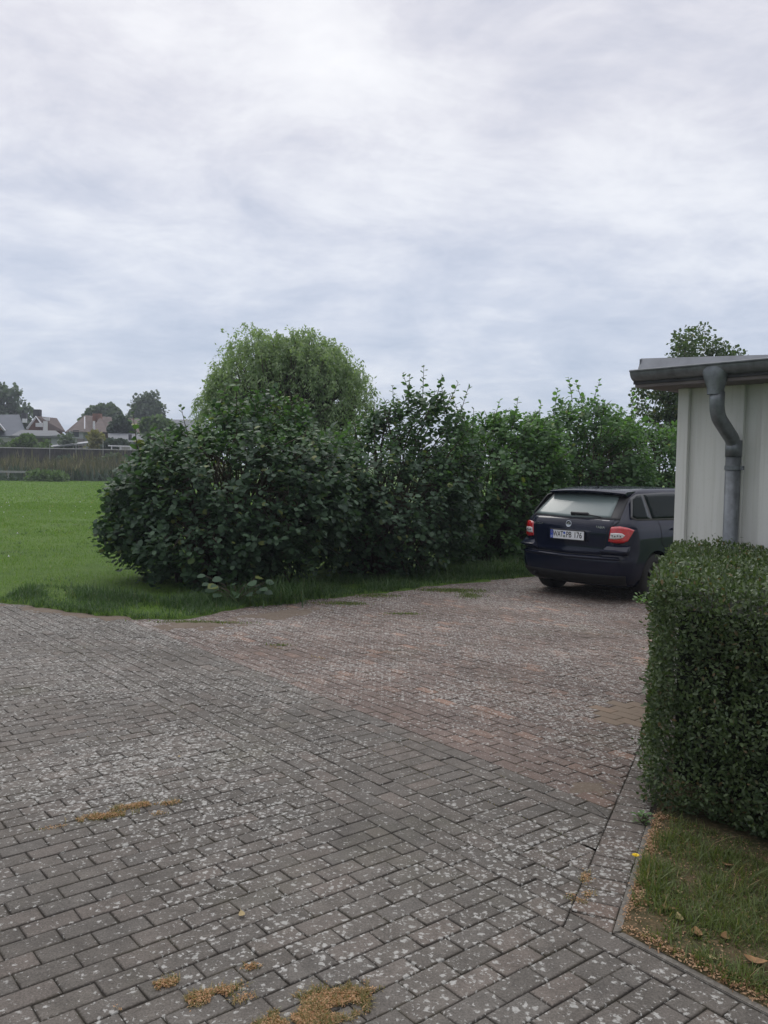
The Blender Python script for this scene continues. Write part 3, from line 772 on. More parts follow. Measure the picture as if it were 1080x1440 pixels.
# low garden shrubs far away
def far_shrub(label, px0, px1, ptop, Y, seed, mat, n=1500, pbot=None, lsz=(.2, .4), cat='bush', name='garden_shrub', group='shrubs in the far gardens'):
    a, b = pt(px0, ptop, Y), pt(px1, ptop, Y); cx = (a.x + b.x) / 2; hw = (b.x - a.x) / 2; H = a.z
    root = empty(name, (cx, Y, 0)); tag(root, label, cat, group); rs = np.random.default_rng(seed)
    k = 14; c = np.stack([rs.uniform(-hw * .85, hw * .85, k), rs.uniform(-1, 1, k), np.zeros(k)], 1)
    top = H * (.97 - .28 * (np.abs(c[:, 0]) / hw) ** 2 - .12 * rs.random(k)); c[:, 2] = top - .5
    idx = rs.integers(0, k, n); d = norm(rs.normal(0, 1, (n, 3)))
    P = c[idx] + d * np.array([.5, .5, .5]) * (rs.random((n, 1)) ** .4); low = rs.random(n) < .45
    P[low, 2] *= rs.random(low.sum())
    leaves('foliage', P, norm(d + [0, 0, -.2]), norm(rs.normal(0, .6, (n, 3)) + [0, -.3, .6]), rs.uniform(*lsz, n), T_CLUMP, F_CLUMP, mat, root)
    mb = MB()
    for q in c[::2]: mb.tube([(0, 0, 0), (q[0] * .5, q[1] * .5, q[2] * .5), tuple(q)], [.06, .04, .02], 5)
    mb.build('stems', M['bark'], root)
far_shrub('bright green feathery clump above the dark fence at the left', 12, 66, 608, 84, 81, M['far_bright'], 2600, cat='bush')
far_shrub('olive shrub at the left edge above the dark fence', -30, 14, 613, 85, 82, M['far_leaf'], 1300)
far_shrub('yellow-green shrub before the white gable wall', 124, 149, 604, 86, 83, M['far_yellow'], 1100)
far_shrub('dark green shrub right of the yellow one', 144, 184, 611, 85, 84, M['far_dark'], 1700)
far_shrub('greyish shrub beside the small brick house', 84, 108, 606, 92, 85, M['far_leaf'], 900)
far_shrub('green bush at the right end of the dark fence', 196, 236, 618, 78, 86, M['far_leaf'], 1500)

# ------------------------------------------------------------------ far houses
M['roof_brown'] = simple('brown_roof_tiles', (.085, .060, .052), .8, var=.3, scale=1.2, bump=.3, bscale=6)
M['roof_grey'] = simple('grey_roof_tiles', (.115, .13, .155), .7, var=.12, scale=1.2)
M['roof_flat'] = simple('pale_flat_roof', (.13, .14, .15), .8, var=.12, scale=1)
M['brick'] = simple('brick_wall', (.17, .085, .065), .85, var=.25, scale=3)
M['render_white'] = simple('white_render', (.40, .42, .44), .8, var=.06)
M['pale_wall'] = simple('pale_wall', (.40, .40, .38), .8, var=.1)
M['board_white'] = simple('white_bargeboard', (.7, .7, .72), .6, var=.04)
M['far_glass'] = simple('far_window_glass', (.03, .04, .05), .15, var=.1)
M['orange_brick'] = simple('orange_chimney_brick', (.24, .12, .08), .85, var=.2, scale=4)
M['fence_dark'] = simple('dark_fence_board', (.050, .045, .043), .85, var=.6, scale=1.2)
M['pale_wood'] = simple('weathered_wood', (.34, .34, .33), .8, var=.15)
def zat(py, px, Y): return pt(px, py, Y).z
def slab(a, b, c, d, t=.2):
    """thin solid through four points (a,b,c,d in order)"""
    a, b, c, d = map(Vector, (a, b, c, d)); n = (b - a).cross(d - a).normalized() * t
    if n.z > 0: n = -n
    mb = MB(); vs = [a, b, c, d, a + n, b + n, c + n, d + n]
    return vs, [(0, 1, 2, 3), (7, 6, 5, 4), (0, 4, 5, 1), (1, 5, 6, 2), (2, 6, 7, 3), (3, 7, 4, 0)]
# grey-roofed house, left edge
def house_grey():
    Y = 104; r = empty('grey_roofed_house', (pt(0, 600, Y).x, Y, 0)); tag(r, 'house with a big grey tiled roof at the left edge of the far row', 'house')
    ox = r.location.x
    def L(px, py, dy=0): p = pt(px, py, Y + dy); return (p.x - ox, dy, p.z)
    ez = zat(613, 20, Y); 
    MB().box(((pt(36, 0, Y).x + pt(-70, 0, Y).x) / 2 - ox, 4.5, ez / 2 - .1), (pt(35, 0, Y).x - pt(-70, 0, Y).x, 8.4, ez - .2)).build('wall', M['pale_wall'], r)
    mb = MB(); mb.add(*slab(L(-75, 613), L(38, 613), L(27, 583, 4.5), L(-60, 583, 4.5))); mb.add(*slab(L(-75, 613, 9), L(36, 613, 9), L(27, 583, 4.5), L(-60, 583, 4.5)))
    mb.add([L(38, 613), L(36, 613, 9), L(27, 583, 4.5)], [(0, 1, 2)]); mb.build('roof', M['roof_grey'], r)
    g = MB(); g.add([L(-22, 606, -.6), L(4, 605, -.6), L(-9, 588, -.6), L(-22, 606, 2.5), L(4, 605, 2.5), L(-9, 588, 2.5)], [(0, 1, 2), (5, 4, 3), (0, 3, 4, 1)]); gg = g.build('dormer', M['brick'], r)
    b = MB(); b.tube([L(7, 606, -.8), L(-9, 586, -.8), L(-25, 607, -.8)], .16, 4); b.build('bargeboard', M['board_white'], gg)
    rr = MB(); rr.add(*slab(L(-9, 586, -1.0), L(7, 606, -1.0), L(7, 606, 2), L(-9, 586, 4), .1)); rr.add(*slab(L(-9, 586, -1.0), L(-25, 607, -1.0), L(-25, 607, 2), L(-9, 586, 4), .1)); rr.build('dormer_roof', M['roof_grey'], gg)
    v = MB(); v.box((L(22, 590)[0], 2.6, L(22, 590)[2]), (.5, .3, .5)); v.build('skylight', M['board_white'], r)
    c = MB(); c.box((L(16, 586)[0], 3.8, L(16, 585)[2] + .1), (.6, .6, .9)); c.build('chimney', M['roofing'], r)
house_grey()
def house_gable():
    Y = 110; r = empty('brick_house', (pt(62, 600, Y).x, Y, 0)); tag(r, 'small brick house with brown roof and white-edged gable', 'house'); ox = r.location.x
    def L(px, py, dy=0): p = pt(px, py, Y + dy); return (p.x - ox, dy, p.z)
    w0 = MB(); w0.add([L(36, 640), L(57, 640), L(57, 596), L(51, 587), L(38, 602)], [(0, 1, 2, 3, 4)])
    a, b, e = L(57, 640), L(88, 640, 3), L(88, 607, 3)
    w0.add([L(57, 640), L(88, 640, 4), L(88, 606, 4), L(57, 602)], [(0, 1, 2, 3)])
    w0.add([L(36, 640), L(38, 602), L(62, 602, 8), L(62, 640, 8)], [(0, 1, 2, 3)]); w0.build('wall', M['brick'], r)
    mb = MB(); mb.add(*slab(L(51, 585, -.4), L(80, 588, 4), L(92, 607, 1.5), L(60, 605, -.6), .15)); mb.add(*slab(L(51, 585, -.4), L(80, 588, 4), L(76, 606, 9), L(38, 603, 3), .15))
    mb.build('roof', M['roof_brown'], r)
    mb = MB(); mb.tube([L(38, 603, -.7), L(51, 586, -.7), L(58, 596, -.8)], .15, 4); mb.build('bargeboard', M['board_white'], r)
    mb = MB(); mb.box((L(51, 584, .6)[0], 1, L(51, 583, 1)[2]), (.8, .8, 1.3)); mb.build('chimney', M['roofing'], r)
    mb = MB(); mb.box((L(62, 588)[0], .6, L(62, 589)[2]), (.9, .3, .4)); mb.build('skylight', M['board_white'], r)
    mb = MB(); mb.box((L(59, 597)[0] , -.9, L(59, 598)[2]), (.8, .3, .5)); mb.build('skylight', M['board_white'], r)
    mb = MB(); mb.box((L(69, 600)[0], -1.2, L(69, 601)[2]), (.5, .2, 1.5)); mb.build('dormer_window', M['board_white'], r)
house_gable()
def house_hip():
    Y = 112; r = empty('hipped_roof_house', (pt(150, 600, Y).x, Y, 0)); tag(r, 'long house with brown hipped roofs, white gable wall and orange chimneys', 'house'); ox = r.location.x
    def L(px, py, dy=0): p = pt(px, py, Y + dy); return (p.x - ox, dy, p.z)
    mb = MB(); mb.box(((L(96, 600)[0] + L(204, 600)[0]) / 2, 5.6, L(150, 608)[2] / 2), (L(204, 600)[0] - L(96, 600)[0], 9.5, L(150, 608)[2])); mb.build('wall', M['brick'], r)
    mb = MB()
    A0, A1, A2, A3 = L(91, 608, 0), L(208, 609, 0), L(196, 589, 6), L(119, 584, 6); B0, B1 = L(93, 608, 12), L(206, 609, 12)
    mb.add(*slab(A0, A1, A2, A3, .15)); mb.add([A0, A3, B0], [(0, 1, 2)]); mb.add([A1, B1, A2], [(0, 1, 2)]); mb.add([B0, A3, A2, B1], [(0, 1, 2, 3)])
    # front wings with hip lines
    for (a, b, c) in ((99, 128, 117), (128, 152, 141)):
        mb.add([L(a, 606.5, -2.4), L(b, 608, -2.4), L(c, 585, 4.5)], [(0, 1, 2)]); mb.add([L(a, 606.5, -2.4), L(c, 585, 4.5), L(a + 2, 606, 4)], [(0, 1, 2)]); mb.add([L(b, 608, -2.4), L(b - 1, 607, 4), L(c, 585, 4.5)], [(0, 1, 2)])
    mb.build('roof', M['roof_brown'], r)
    ww = MB(); ww.box(((L(103, 0)[0] + L(123, 0)[0]) / 2, -1.0, L(110, 606)[2] / 2), (L(123, 0)[0] - L(103, 0)[0], 2.2, L(110, 606)[2] - .1)); ww.build('white_wing', M['render_white'], r)
    wn = MB(); wn.box((L(115, 609)[0], -2.12, L(115, 610.5)[2]), (.75, .06, .85)); wn.build('window', M['far_glass'], r)
    for q in (119, 124.5):
        mb = MB(); mb.box((L(q, 585)[0], 4.2, L(q, 585.5)[2]), (.62, .6, 1.2)); mb.build('chimney', M['orange_brick'], r)
    mb = MB(); mb.box((L(138, 600)[0], -1.6, L(138, 601)[2]), (.22, .2, 1.5)); mb.build('vent_pipe', M['board_white'], r)
    mb = MB(); mb.tube([L(119, 586, -.2), L(119, 603, -2.3)], .07, 4); mb.build('lightning_rod', M['board_white'], r)
house_hip()
def low_building(name, label, px0, px1, proof0, proof1, Y, wall_mat, roof_px0, roof_px1, cat='building', depth=7, gable=None, door=None):
    r = empty(name, (pt((px0 + px1) / 2, 610, Y).x, Y, 0)); tag(r, label, cat); ox = r.location.x
    def L(px, py, dy=0): p = pt(px, py, Y + dy); return (p.x - ox, dy, p.z)
    H = L(px0, proof1)[2]
    MB().box(((L(px0, 0)[0] + L(px1, 0)[0]) / 2, depth / 2, H / 2 - .05), (L(px1, 0)[0] - L(px0, 0)[0], depth - .4, H - .1)).build('wall', wall_mat, r)
    mb = MB(); mb.add(*slab(L(px0 - 3, proof1, -.6), L(px1 + 3, proof1 + .6, -.6), L(roof_px1, proof0 + 1, depth), L(roof_px0, proof0, depth), .25)); mb.build('roof', M['roof_flat'], r)
    return r, L
r, L = low_building('flat_roofed_bungalow', 'low bungalow with a wide pale flat roof before the brick house', 18, 86, 604.5, 612.5, 96, M['soffit'], 30, 78)
MB().box((L(77, 0)[0], -.12, L(77, 620)[2]), (1.15, .2, 1.3)).build('white_panel', M['render_white'], r)
r, L = low_building('long_low_building', 'long low building with grey roof and pale walls near the big bush', 155, 212, 609, 621, 92, M['pale_wall'], 152, 204)
MB().tube([L(183, 623, 1), L(183, 611, 1)], .18, 6).build('flue_pipe', M['roofing'], r)
for q in (190, 196, 203): MB().box((L(q, 0)[0], -.0, L(q, 628)[2]), (.35, .5, .7)).build('window', M['far_glass'], r)
# carport with slanting roof
r = empty('carport', (pt(105, 625, 90).x, 90, 0)); tag(r, 'open carport with thin slanting pale roof behind the dark fence', 'carport'); ox = r.location.x
def L(px, py, dy=0): p = pt(px, py, 90 + dy); return (p.x - ox, dy, p.z)
mb = MB(); mb.add(*slab(L(82, 627), L(134, 621.5), L(128, 620, 5), L(84, 625, 5), .12)); mb.add(*slab(L(66, 629), L(104, 624), L(100, 622.5, 3), L(68, 627, 3), .1)); mb.build('roof', M['zinc_light'], r)
for q in (90, 103, 117, 131): MB().tube([L(q, 627, .3), (L(q, 627)[0], .3, 0)], .06, 5).build('post', M['pale_wood'], r)
MB().box((L(107, 0)[0], 4.9, 1.2), (3.4, .1, 2.4)).build('back_wall', M['fence_dark'], r)
# dark plank wall
r = empty('plank_fence', (pt(95, 635, 82).x, 82, 0)); tag(r, 'long dark plank fence with pale capping beyond the reed bed', 'fence'); ox = r.location.x
def L(px, py, dy=0): p = pt(px, py, 82 + dy); return (p.x - ox, dy, p.z)
mb = MB(); x = L(-40, 630)[0]; i = 0
while x < L(212, 630)[0]:
    t = (x - L(-40, 0)[0]) / (L(212, 0)[0] - L(-40, 0)[0]); zt = zat(629.5, -40, 82) * (1 - t) + zat(634, 212, 82) * t
    mb.box((x + .12, .012 * (i % 3), zt / 2), (.235, .04, zt)); x += .25; i += 1
mb.build('planks', M['fence_dark'], r)
mb = MB(); mb.tube([L(-40, 628.7), L(60, 630.5), L(212, 633.5)], .045, 4); mb.build('capping_rail', M['pale_wood'], r)
for q in (67, 105, 144):
    MB().box((L(q, 0)[0], -.12, zat(632, q, 82) / 2 + .5), (.05, .05, zat(632, q, 82) + (1.0 if q in (105, 144) else .1))).build('post', M['pale_wood'], r)
# white garden bench frame right part
r = empty('garden_railing', (pt(168, 630, 83.5).x, 83.5, 0)); tag(r, 'pale garden railing above the right part of the dark fence', 'railing'); ox = r.location.x
def L(px, py, dy=0): p = pt(px, py, 83.5 + dy); return (p.x - ox, dy, p.z)
MB().tube([L(152, 627), L(186, 628)], .06, 5).build('rail', M['board_white'], r)
for q in (157, 170, 184): MB().tube([L(q, 627.5), (L(q, 627)[0], 0, 0)], .06, 5).build('post', M['board_white'], r)
MB().box((L(177, 0)[0], .3, zat(631, 177, 83.5) - .3), (1.6, .06, 1.2)).build('panel', M['pale_wall'], r)
# blue-grey roofed house seen left of the willow, pale house in the gap further right
def small_house(name, label, px0, px1, pr, pe, Y, rm, wm):
    r = empty(name, (pt((px0 + px1) / 2, pe, Y).x, Y, 0)); tag(r, label, 'house'); ox = r.location.x
    def L(px, py, dy=0): p = pt(px, py, Y + dy); return (p.x - ox, dy, p.z)
    e = L(px0, pe)[2]; hw = L(px1, 0)[0] - .5
    MB().box((0, 4, e / 2), (2 * hw, 7.2, e)).build('wall', wm, r)
    mb = MB(); q = .12 * (px1 - px0); mb.add(*slab(L(px0 - 2, pe), L(px1 + 2, pe), L(px1 - q, pr, 4), L(px0 + q, pr, 4))); mb.add(*slab(L(px0 - 2, pe, 8), L(px1 + 2, pe, 8), L(px1 - q, pr, 4), L(px0 + q, pr, 4))); mb.build('roof', rm, r)
    mb = MB(); mb.box((hw * .4, -.02 + .36, e * .55), (1.4, .1, 1.2)); mb.build('window', M['far_glass'], r)
small_house('slate_roofed_house', 'house with blue-grey roof glimpsed left of the willow', 232, 300, 590, 606, 120, M['roof_grey'], M['pale_wall'])
small_house('pale_house', 'pale house glimpsed in the gap between the bushes right of the tall shoots', 628, 700, 602, 620, 78, M['roof_grey'], M['render_white'])

# reed bed, weeds and small things at the far edge of the lawn
def reeds():
    n = 9000; x = rng.uniform(-42, -14, n); y = rng.uniform(69.5, 79, n)
    g = np.array([noise.noise(Vector((a * .35, b * .35, 2))) for a, b in zip(x, y)])
    H = (1.20 + .6 * (y - 69) / 10 + 1.3 * g) * rng.uniform(.55, 1.35, n)
    P = np.stack([x, y, np.zeros(n)], 1)
    tag(blades('reed_bed', P, H, rng.uniform(.10, .24, n), .35, M['reed'], segs=3), 'dry brownish reeds and seed stalks before the dark fence', 'reeds', kind='stuff')
    n = 5000; x = rng.uniform(-42, -14, n); y = rng.uniform(68.5, 76, n)
    P = np.stack([x, y, np.zeros(n)], 1); H = rng.uniform(.4, 1.5, n)
    tag(blades('green_undergrowth', P, H, rng.uniform(.12, .3, n), .6, M['far_dark'], segs=2), 'dark green undergrowth between the dry reeds', 'undergrowth', kind='stuff')
reeds()
far_shrub('scrubby greyish clump standing against the right part of the dark fence', 138, 176, 634, 79, 93, M['far_leaf'], 1300, lsz=(.12, .3))
far_shrub('scrubby dark clump standing against the middle of the dark fence', 78, 104, 637, 79, 94, M['far_dark'], 900, lsz=(.12, .3))
far_shrub('low bright weed clump at the far edge of the lawn', 34, 92, 659, 66, 91, M['far_bright'], 2200, lsz=(.12, .26), cat='weeds', name='weed_clump', group='weeds at the far lawn edge')
far_shrub('low dark weeds at the left end of the far lawn edge', -20, 36, 668, 66, 92, M['far_dark'], 1200, lsz=(.12, .22), cat='weeds', name='weed_clump', group='weeds at the far lawn edge')
r = empty('low_wooden_rail', (pt(15, 664, 68).x, 67.5, 0)); tag(r, 'low pale wooden rail before the reeds at the left edge', 'rail'); ox = r.location.x
MB().box((0, 0, pt(20, 663.5, 67.5).z), (4.2, .12, .16)).build('beam', M['pale_wood'], r)
for q in (-1.9, 0, 1.7): MB().box((q, .1, .35), (.12, .1, .7)).build('post', M['pale_wood'], r)
# clover flowers / pale specks on the lawn
mb = MB()
for i in range(60):
    x = random.uniform(-16, -3.2); y = random.uniform(11.5, 34)
    if abs(x / y) > .5: continue
    s = .018; mb.add([(x - s, y, .05), (x + s, y, .05), (x, y, .05 + 2 * s), (x, y - s, .06)], [(0, 1, 2), (0, 3, 2), (1, 3, 2)])
tag(mb.build('clover_flowers', M['board_white']), 'small white clover flowers scattered over the lawn', 'flowers', kind='stuff')

# ------------------------------------------------------------------ boarded building with zinc gutter
B = empty('boarded_building', UVW(-3.829, 6.0, 0)); tag(B, 'cream board-clad building with a flat metal-edged roof at the right edge', 'building')
B.rotation_euler = (0, 0, A)
# local frame: x = u + 3.829 along the facade, y = v - 6.0 into the building
LEN, DEP, ZT = 8.0, 7.0, 2.33
MB().box((LEN / 2, DEP / 2, ZT / 2), (LEN - .01, DEP, ZT)).build('wall', M['wall_paint'], B)
edges = []
x = 0.0
mb = MB()
top = [(0.0, .094), (.296, .41)]          # proud boards (from, to) measured from the photograph
q = .546 + .135
mb.box((.047, -.019, ZT / 2), (.094, .036, ZT))
o = mb.build('corner_board', M['wall_paint'], B, bevel=.003)
xs = [(.296, .545), (.68, .93), (1.07, 1.32)]
xx = 1.46
while xx < LEN - .3: xs.append((xx, xx + .25)); xx += .39
for a, b in xs:
    mb = MB(); mb.box(((a + b) / 2, -.018, ZT / 2), (b - a, .034, ZT)); mb.build('board', M['wall_paint'], B, bevel=.003)
# boards of the end wall
yy = .1
while yy < DEP - .3:
    MB().box((-.014, yy + .12, ZT / 2), (.024, .24, ZT)).build('board', M['wall_paint'], B, bevel=.003); yy += .39
# soffit, fascia
MB().box((LEN / 2 - .1, DEP / 2 - .17, ZT + .012), (LEN + .18, DEP + .32, .024)).build('soffit', M['soffit'], B)
rf = MB(); rf.box((LEN / 2 - .1, DEP / 2 - .17, ZT + .075), (LEN + .20, DEP + .34, .10)); roof = rf.build('roof', M['roofing'], B)
# sloped metal edge trim: tall at its left end, running flat to the right
def trim(x0, x1, z0, za, zb):
    m = MB(); prof = [(-.385, 0.0), (-.385, .006), (-.33, 1.0), (-.20, 1.0)]
    P = []
    for x_, zt in ((x0, za), (x1, zb)):
        P.append([(x_, y_, z0 + t_ * (zt - z0)) for y_, t_ in prof])
    P2 = [[(p[0], p[1], p[2] - .004) for p in r_] for r_ in P]
    m.grid(P); m.grid(P2)
    m.add([P[0][0], P[0][1], P[0][2], P[0][3], (x0, -.2, z0)], [(0, 1, 2, 3, 4)])
    return m
trim(-.145, 1.9, ZT + .085, ZT + .222, ZT + .096).build('edge_trim', M['zinc_light'], B)
MB().box((-.140, DEP / 2 - .2, ZT + .165), (.006, DEP + .3, .10)).build('verge_trim', M['zinc'], B)
# half-round gutter, open upward, with bead and end cap
yc, zc_, rr_ = -.335, 2.452, .068
G0, G1 = -.19, LEN
P = []
for x_ in (G0, 1.2, 2.6, G1):
    P.append([(x_, yc - rr_ * math.cos(math.pi * k / 14), zc_ - rr_ * 1.12 * math.sin(math.pi * k / 14)) for k in range(15)])
m = MB(); m.grid(P); m.grid([[(p[0], yc + (p[1] - yc) * .96, zc_ + (p[2] - zc_) * .96) for p in r_] for r_ in P])
m.tube([(G0, yc - rr_ - .002, zc_), (G1, yc - rr_ - .002, zc_)], .009, 8)
cap = [(G0 - .002, p[1], p[2]) for p in P[0]]; m.add(cap, [tuple(range(15))])
gut = m.build('gutter', M['zinc'], B, smooth=False)
for p in gut.data.polygons: p.use_smooth = len(p.vertices) == 4
for x_ in (.17, 1.05, 1.95):
    c = MB(); c.grid([[(xx_, yc - (rr_ + .003) * math.cos(math.pi * k / 14), zc_ - (rr_ * 1.12 + .003) * math.sin(math.pi * k / 14)) for k in range(15)] for xx_ in (x_, x_ + .012)]); c.build('gutter_seam', M['zinc'], gut, smooth=True)
# outlet funnel
PX = .505
m = MB(); ring = []
for i, (z_, hw, hy) in enumerate(((2.445, .105, .060), (2.40, .098, .068), (2.35, .082, .064), (2.31, .066, .060), (2.285, .056, .055), (2.24, .054, .054))):
    ring.append([(PX - .01 + hw * math.copysign(abs(math.cos(t)) ** .8, math.cos(t)), yc + hy * math.copysign(abs(math.sin(t)) ** .8, math.sin(t)) - .006, z_) for t in [2 * math.pi * k / 20 for k in range(21)]])
m.grid(ring); m.build('outlet_funnel', M['zinc'], B, smooth=True)
# downpipe with swan neck
def bez(p0, p1, p2, n):
    return [Vector(p0) * (1 - t) ** 2 + Vector(p1) * 2 * t * (1 - t) + Vector(p2) * t * t for t in [i / n for i in range(n + 1)]]
yw = -.085
pts = [Vector((PX, yc, 2.26)), Vector((PX, yc, 2.20))] + bez((PX, yc, 2.19), (PX, yc, 2.09), (PX, yc + .07, 2.045), 6)[1:] + bez((PX, yw - .06, 1.955), (PX, yw, 1.92), (PX, yw, 1.84), 6) 
m = MB(); m.tube(pts, .052, 16); bend = m.build('swan_neck', M['zinc'], B, smooth=True)
m = MB(); m.tube([(PX, yw, 1.86), (PX, yw, .0)], .0545, 16); dp = m.build('downpipe', M['zinc'], B, smooth=True)
m = MB(); m.tube([(PX, yw, 1.92), (PX, yw, 1.80)], .059, 16); m.build('pipe_collar', M['zinc'], B, smooth=True)
m = MB(); m.tube([(PX, yw, 1.735), (PX, yw, 1.705)], .060, 16); m.box((PX + .068, yw, 1.72), (.03, .018, .03)); m.box((PX, yw + .05, 1.72), (.012, .07, .012)); m.build('pipe_clamp', M['zinc'], B)

# ------------------------------------------------------------------ clipped hedge
def hedge():
    root = empty('clipped_hedge', (1.30, 4.15, 0)); tag(root, 'waist-high clipped small-leaved green hedge at the right, before the boarded building', 'hedge')
    o3 = np.array([1.42, 4.22, 0])
    a_ = np.array([math.cos(R(-48)), math.sin(R(-48)), 0]); b_ = np.array([TS[0], TS[1], 0]) / np.hypot(*TS)   # front face direction, side direction
    b_ = np.array([.355, .935, 0]); LA, LB, HH = 2.6, 2.45, 1.175; rr = .10
    na = np.cross(a_, [0, 0, 1]); na = -na if na @ b_ > 0 else na      # outward of front face
    nb = np.cross(b_, [0, 0, 1]); nb = -nb if nb @ a_ > 0 else nb      # outward of left face
    # core: dark solid put in for the shade inside the hedge
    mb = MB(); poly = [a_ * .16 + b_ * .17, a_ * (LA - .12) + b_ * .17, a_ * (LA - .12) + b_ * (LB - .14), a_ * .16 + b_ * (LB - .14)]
    mb.prism([(p[0], p[1]) for p in poly], .16, HH - .16); mb.build('dark_core', M['hedge_core'], root)
    P, N = [], []
    def add(n, f, nrm):
        for i in range(n):
            s, t = random.random(), random.random()
            p, nn = f(s, t)
            P.append(p); N.append(nn)
    def rnd_top(e, z):   # pull top edge in for rounding
        return 0 if z < HH - rr else rr - math.sqrt(max(0, rr * rr - (z - (HH - rr)) ** 2))
    def bulge(p): return .055 * noise.noise(Vector(p * 2.6)) + .05 * noise.noise(Vector(p * 7)) + .03 * noise.noise(Vector(p * 16))
    def front(s, t):
        z = .015 + (HH - .015) * t; k = rnd_top(0, z); p = a_ * (s * LA) + b_ * (k * 1.0) + a_ * (max(0, .14 - s * LA) * 0) + np.array([0, 0, z])
        # rounded vertical corner
        c = max(0, .12 - s * LA); p = p + b_ * (c * c / .24)
        if t < .10: p = p + b_ * (.10 - t) * 1.2
        nz = np.array([0, 0, .25 + 1.2 * max(0, (z - (HH - rr)) / rr)]); return p + na * bulge(p), norm(na + nz)
    def left(s, t):
        z = .07 + (HH - .07) * t; k = rnd_top(0, z); p = b_ * (s * LB) + a_ * k + np.array([0, 0, z])
        c = max(0, .12 - s * LB); p = p + a_ * (c * c / .24)
        nz = np.array([0, 0, .25 + 1.2 * max(0, (z - (HH - rr)) / rr)]); return p + nb * bulge(p), norm(nb + nz)
    def topf(s, t):
        p = a_ * (.03 + s * (LA - .06)) + b_ * (.03 + t * (LB - .06)); x_ = s * LA; y_ = t * LB
        drop = 0.0
        for e in (x_, y_): 
            if e < .10: drop += (.10 - e) ** 2 / .20
        p = p + np.array([0, 0, HH - drop + .03 * noise.noise(Vector(p * 4)) + .03 * noise.noise(Vector(p * 12))]); return p, np.array([0, 0, 1.0])
    add(34000, front, None); add(12000, left, None); add(30000, topf, None)
    P = np.array(P); N = np.array(N); n = len(P)
    dep = np.abs(rng.normal(0, .045, n))[:, None]
    Pp = P - N * dep + N * (rng.random(n) < .02)[:, None] * rng.uniform(.02, .07, n)[:, None]
    D = norm(N * .55 + rng.normal(0, .6, (n, 3)) + np.array([0, 0, .25])); NN = norm(N * .8 + rng.normal(0, .55, (n, 3)) + np.array([0, 0, .45]))
    leaves('foliage', Pp, D, NN, rng.uniform(.016, .032, n), T_OVAL, F_OVAL, M['privet'], root)
    tw = MB()
    for i in range(260):
        j = random.randrange(n); p = P[j] - N[j] * .12; q = P[j] - N[j] * .01 + rng.normal(0, .03, 3)
        tw.tube([p, (p + q) / 2 + rng.normal(0, .01, 3), q], [.004, .003, .002], 4)
    for i in range(24):
        s = random.uniform(.3, 2.3); t_ = random.uniform(.25, 1.5); p = a_ * s + b_ * t_
        tw.tube([p, p + np.array([random.gauss(0, .03), random.gauss(0, .03), .18]), p + np.array([random.gauss(0, .03), random.gauss(0, .03), .5])], [.016, .012, .008], 6)
    # a few stray shoots
    tw.build('twigs', M['stem'], root)
    P2, D2, N2, L2 = [], [], [], []
    sp = MB()
    for i in range(34):
        if i < 8: b0 = np.array([0, 0, HH - .13 - .03 * i / 8]) + b_ * (.02 * i); d = norm(nb + np.array([0, 0, .3]) + rng.normal(0, .3, 3)); ln = .08
        else:
            s, t_ = random.random() * 2.0, random.random() ; b0, _n = topf(s / LA, t_); d = norm(np.array([0, 0, 1.]) + rng.normal(0, .3, 3)); ln = random.uniform(.03, .09)
        sp.tube([b0, b0 + d * ln], [.002, .0012], 4)
        for k in range(int(ln / .011)):
            an = k * 2.4; P2.append(b0 + d * k * .011); D2.append(norm(np.array([math.cos(an), math.sin(an), .5]))); N2.append([0, 0, 1.]); L2.append(random.uniform(.016, .026))
    sp.build('stray_twigs', M['stem'], root); leaves('stray_shoots', P2, D2, N2, L2, T_OVAL, F_OVAL, M['leaf_fresh'], root)
hedge()

# ------------------------------------------------------------------ kerb, grass corner
kp = UD; 
ku0 = None
# corner where kerb line v=VK..VK+.06 meets the strip edge NS.p=-.425
def solve(n1, d1, n2, d2): return np.linalg.solve(np.array([n1, n2]), np.array([d1, d2]))
c_out = solve(VD, VK + .004, NS, -.425); c_in = solve(VD, VK + .038, NS, -.395)
far1 = c_out + UD * 3.2; far1i = c_in + UD * 3.2; e_out = c_out + TS * 1.15; e_in = c_in + TS * 1.12
def kerb(a, b, c, d, name):
    nseg = 3; mb = MB()
    for i in range(nseg):
        t0, t1 = i / nseg + .002, (i + 1) / nseg - .002
        q = [a + (b - a) * t0, a + (b - a) * t1, d + (c - d) * t1, d + (c - d) * t0]
        if area(q) < 0: q = q[::-1]
        mb.prism(q, -.05, .0045)
    return tag(mb.build(name, M['kerb'], bevel=.003), kind='structure')
kerb(c_out, far1, far1i, c_in, 'kerb'); kerb(e_out, c_out, c_in, e_in, 'kerb')
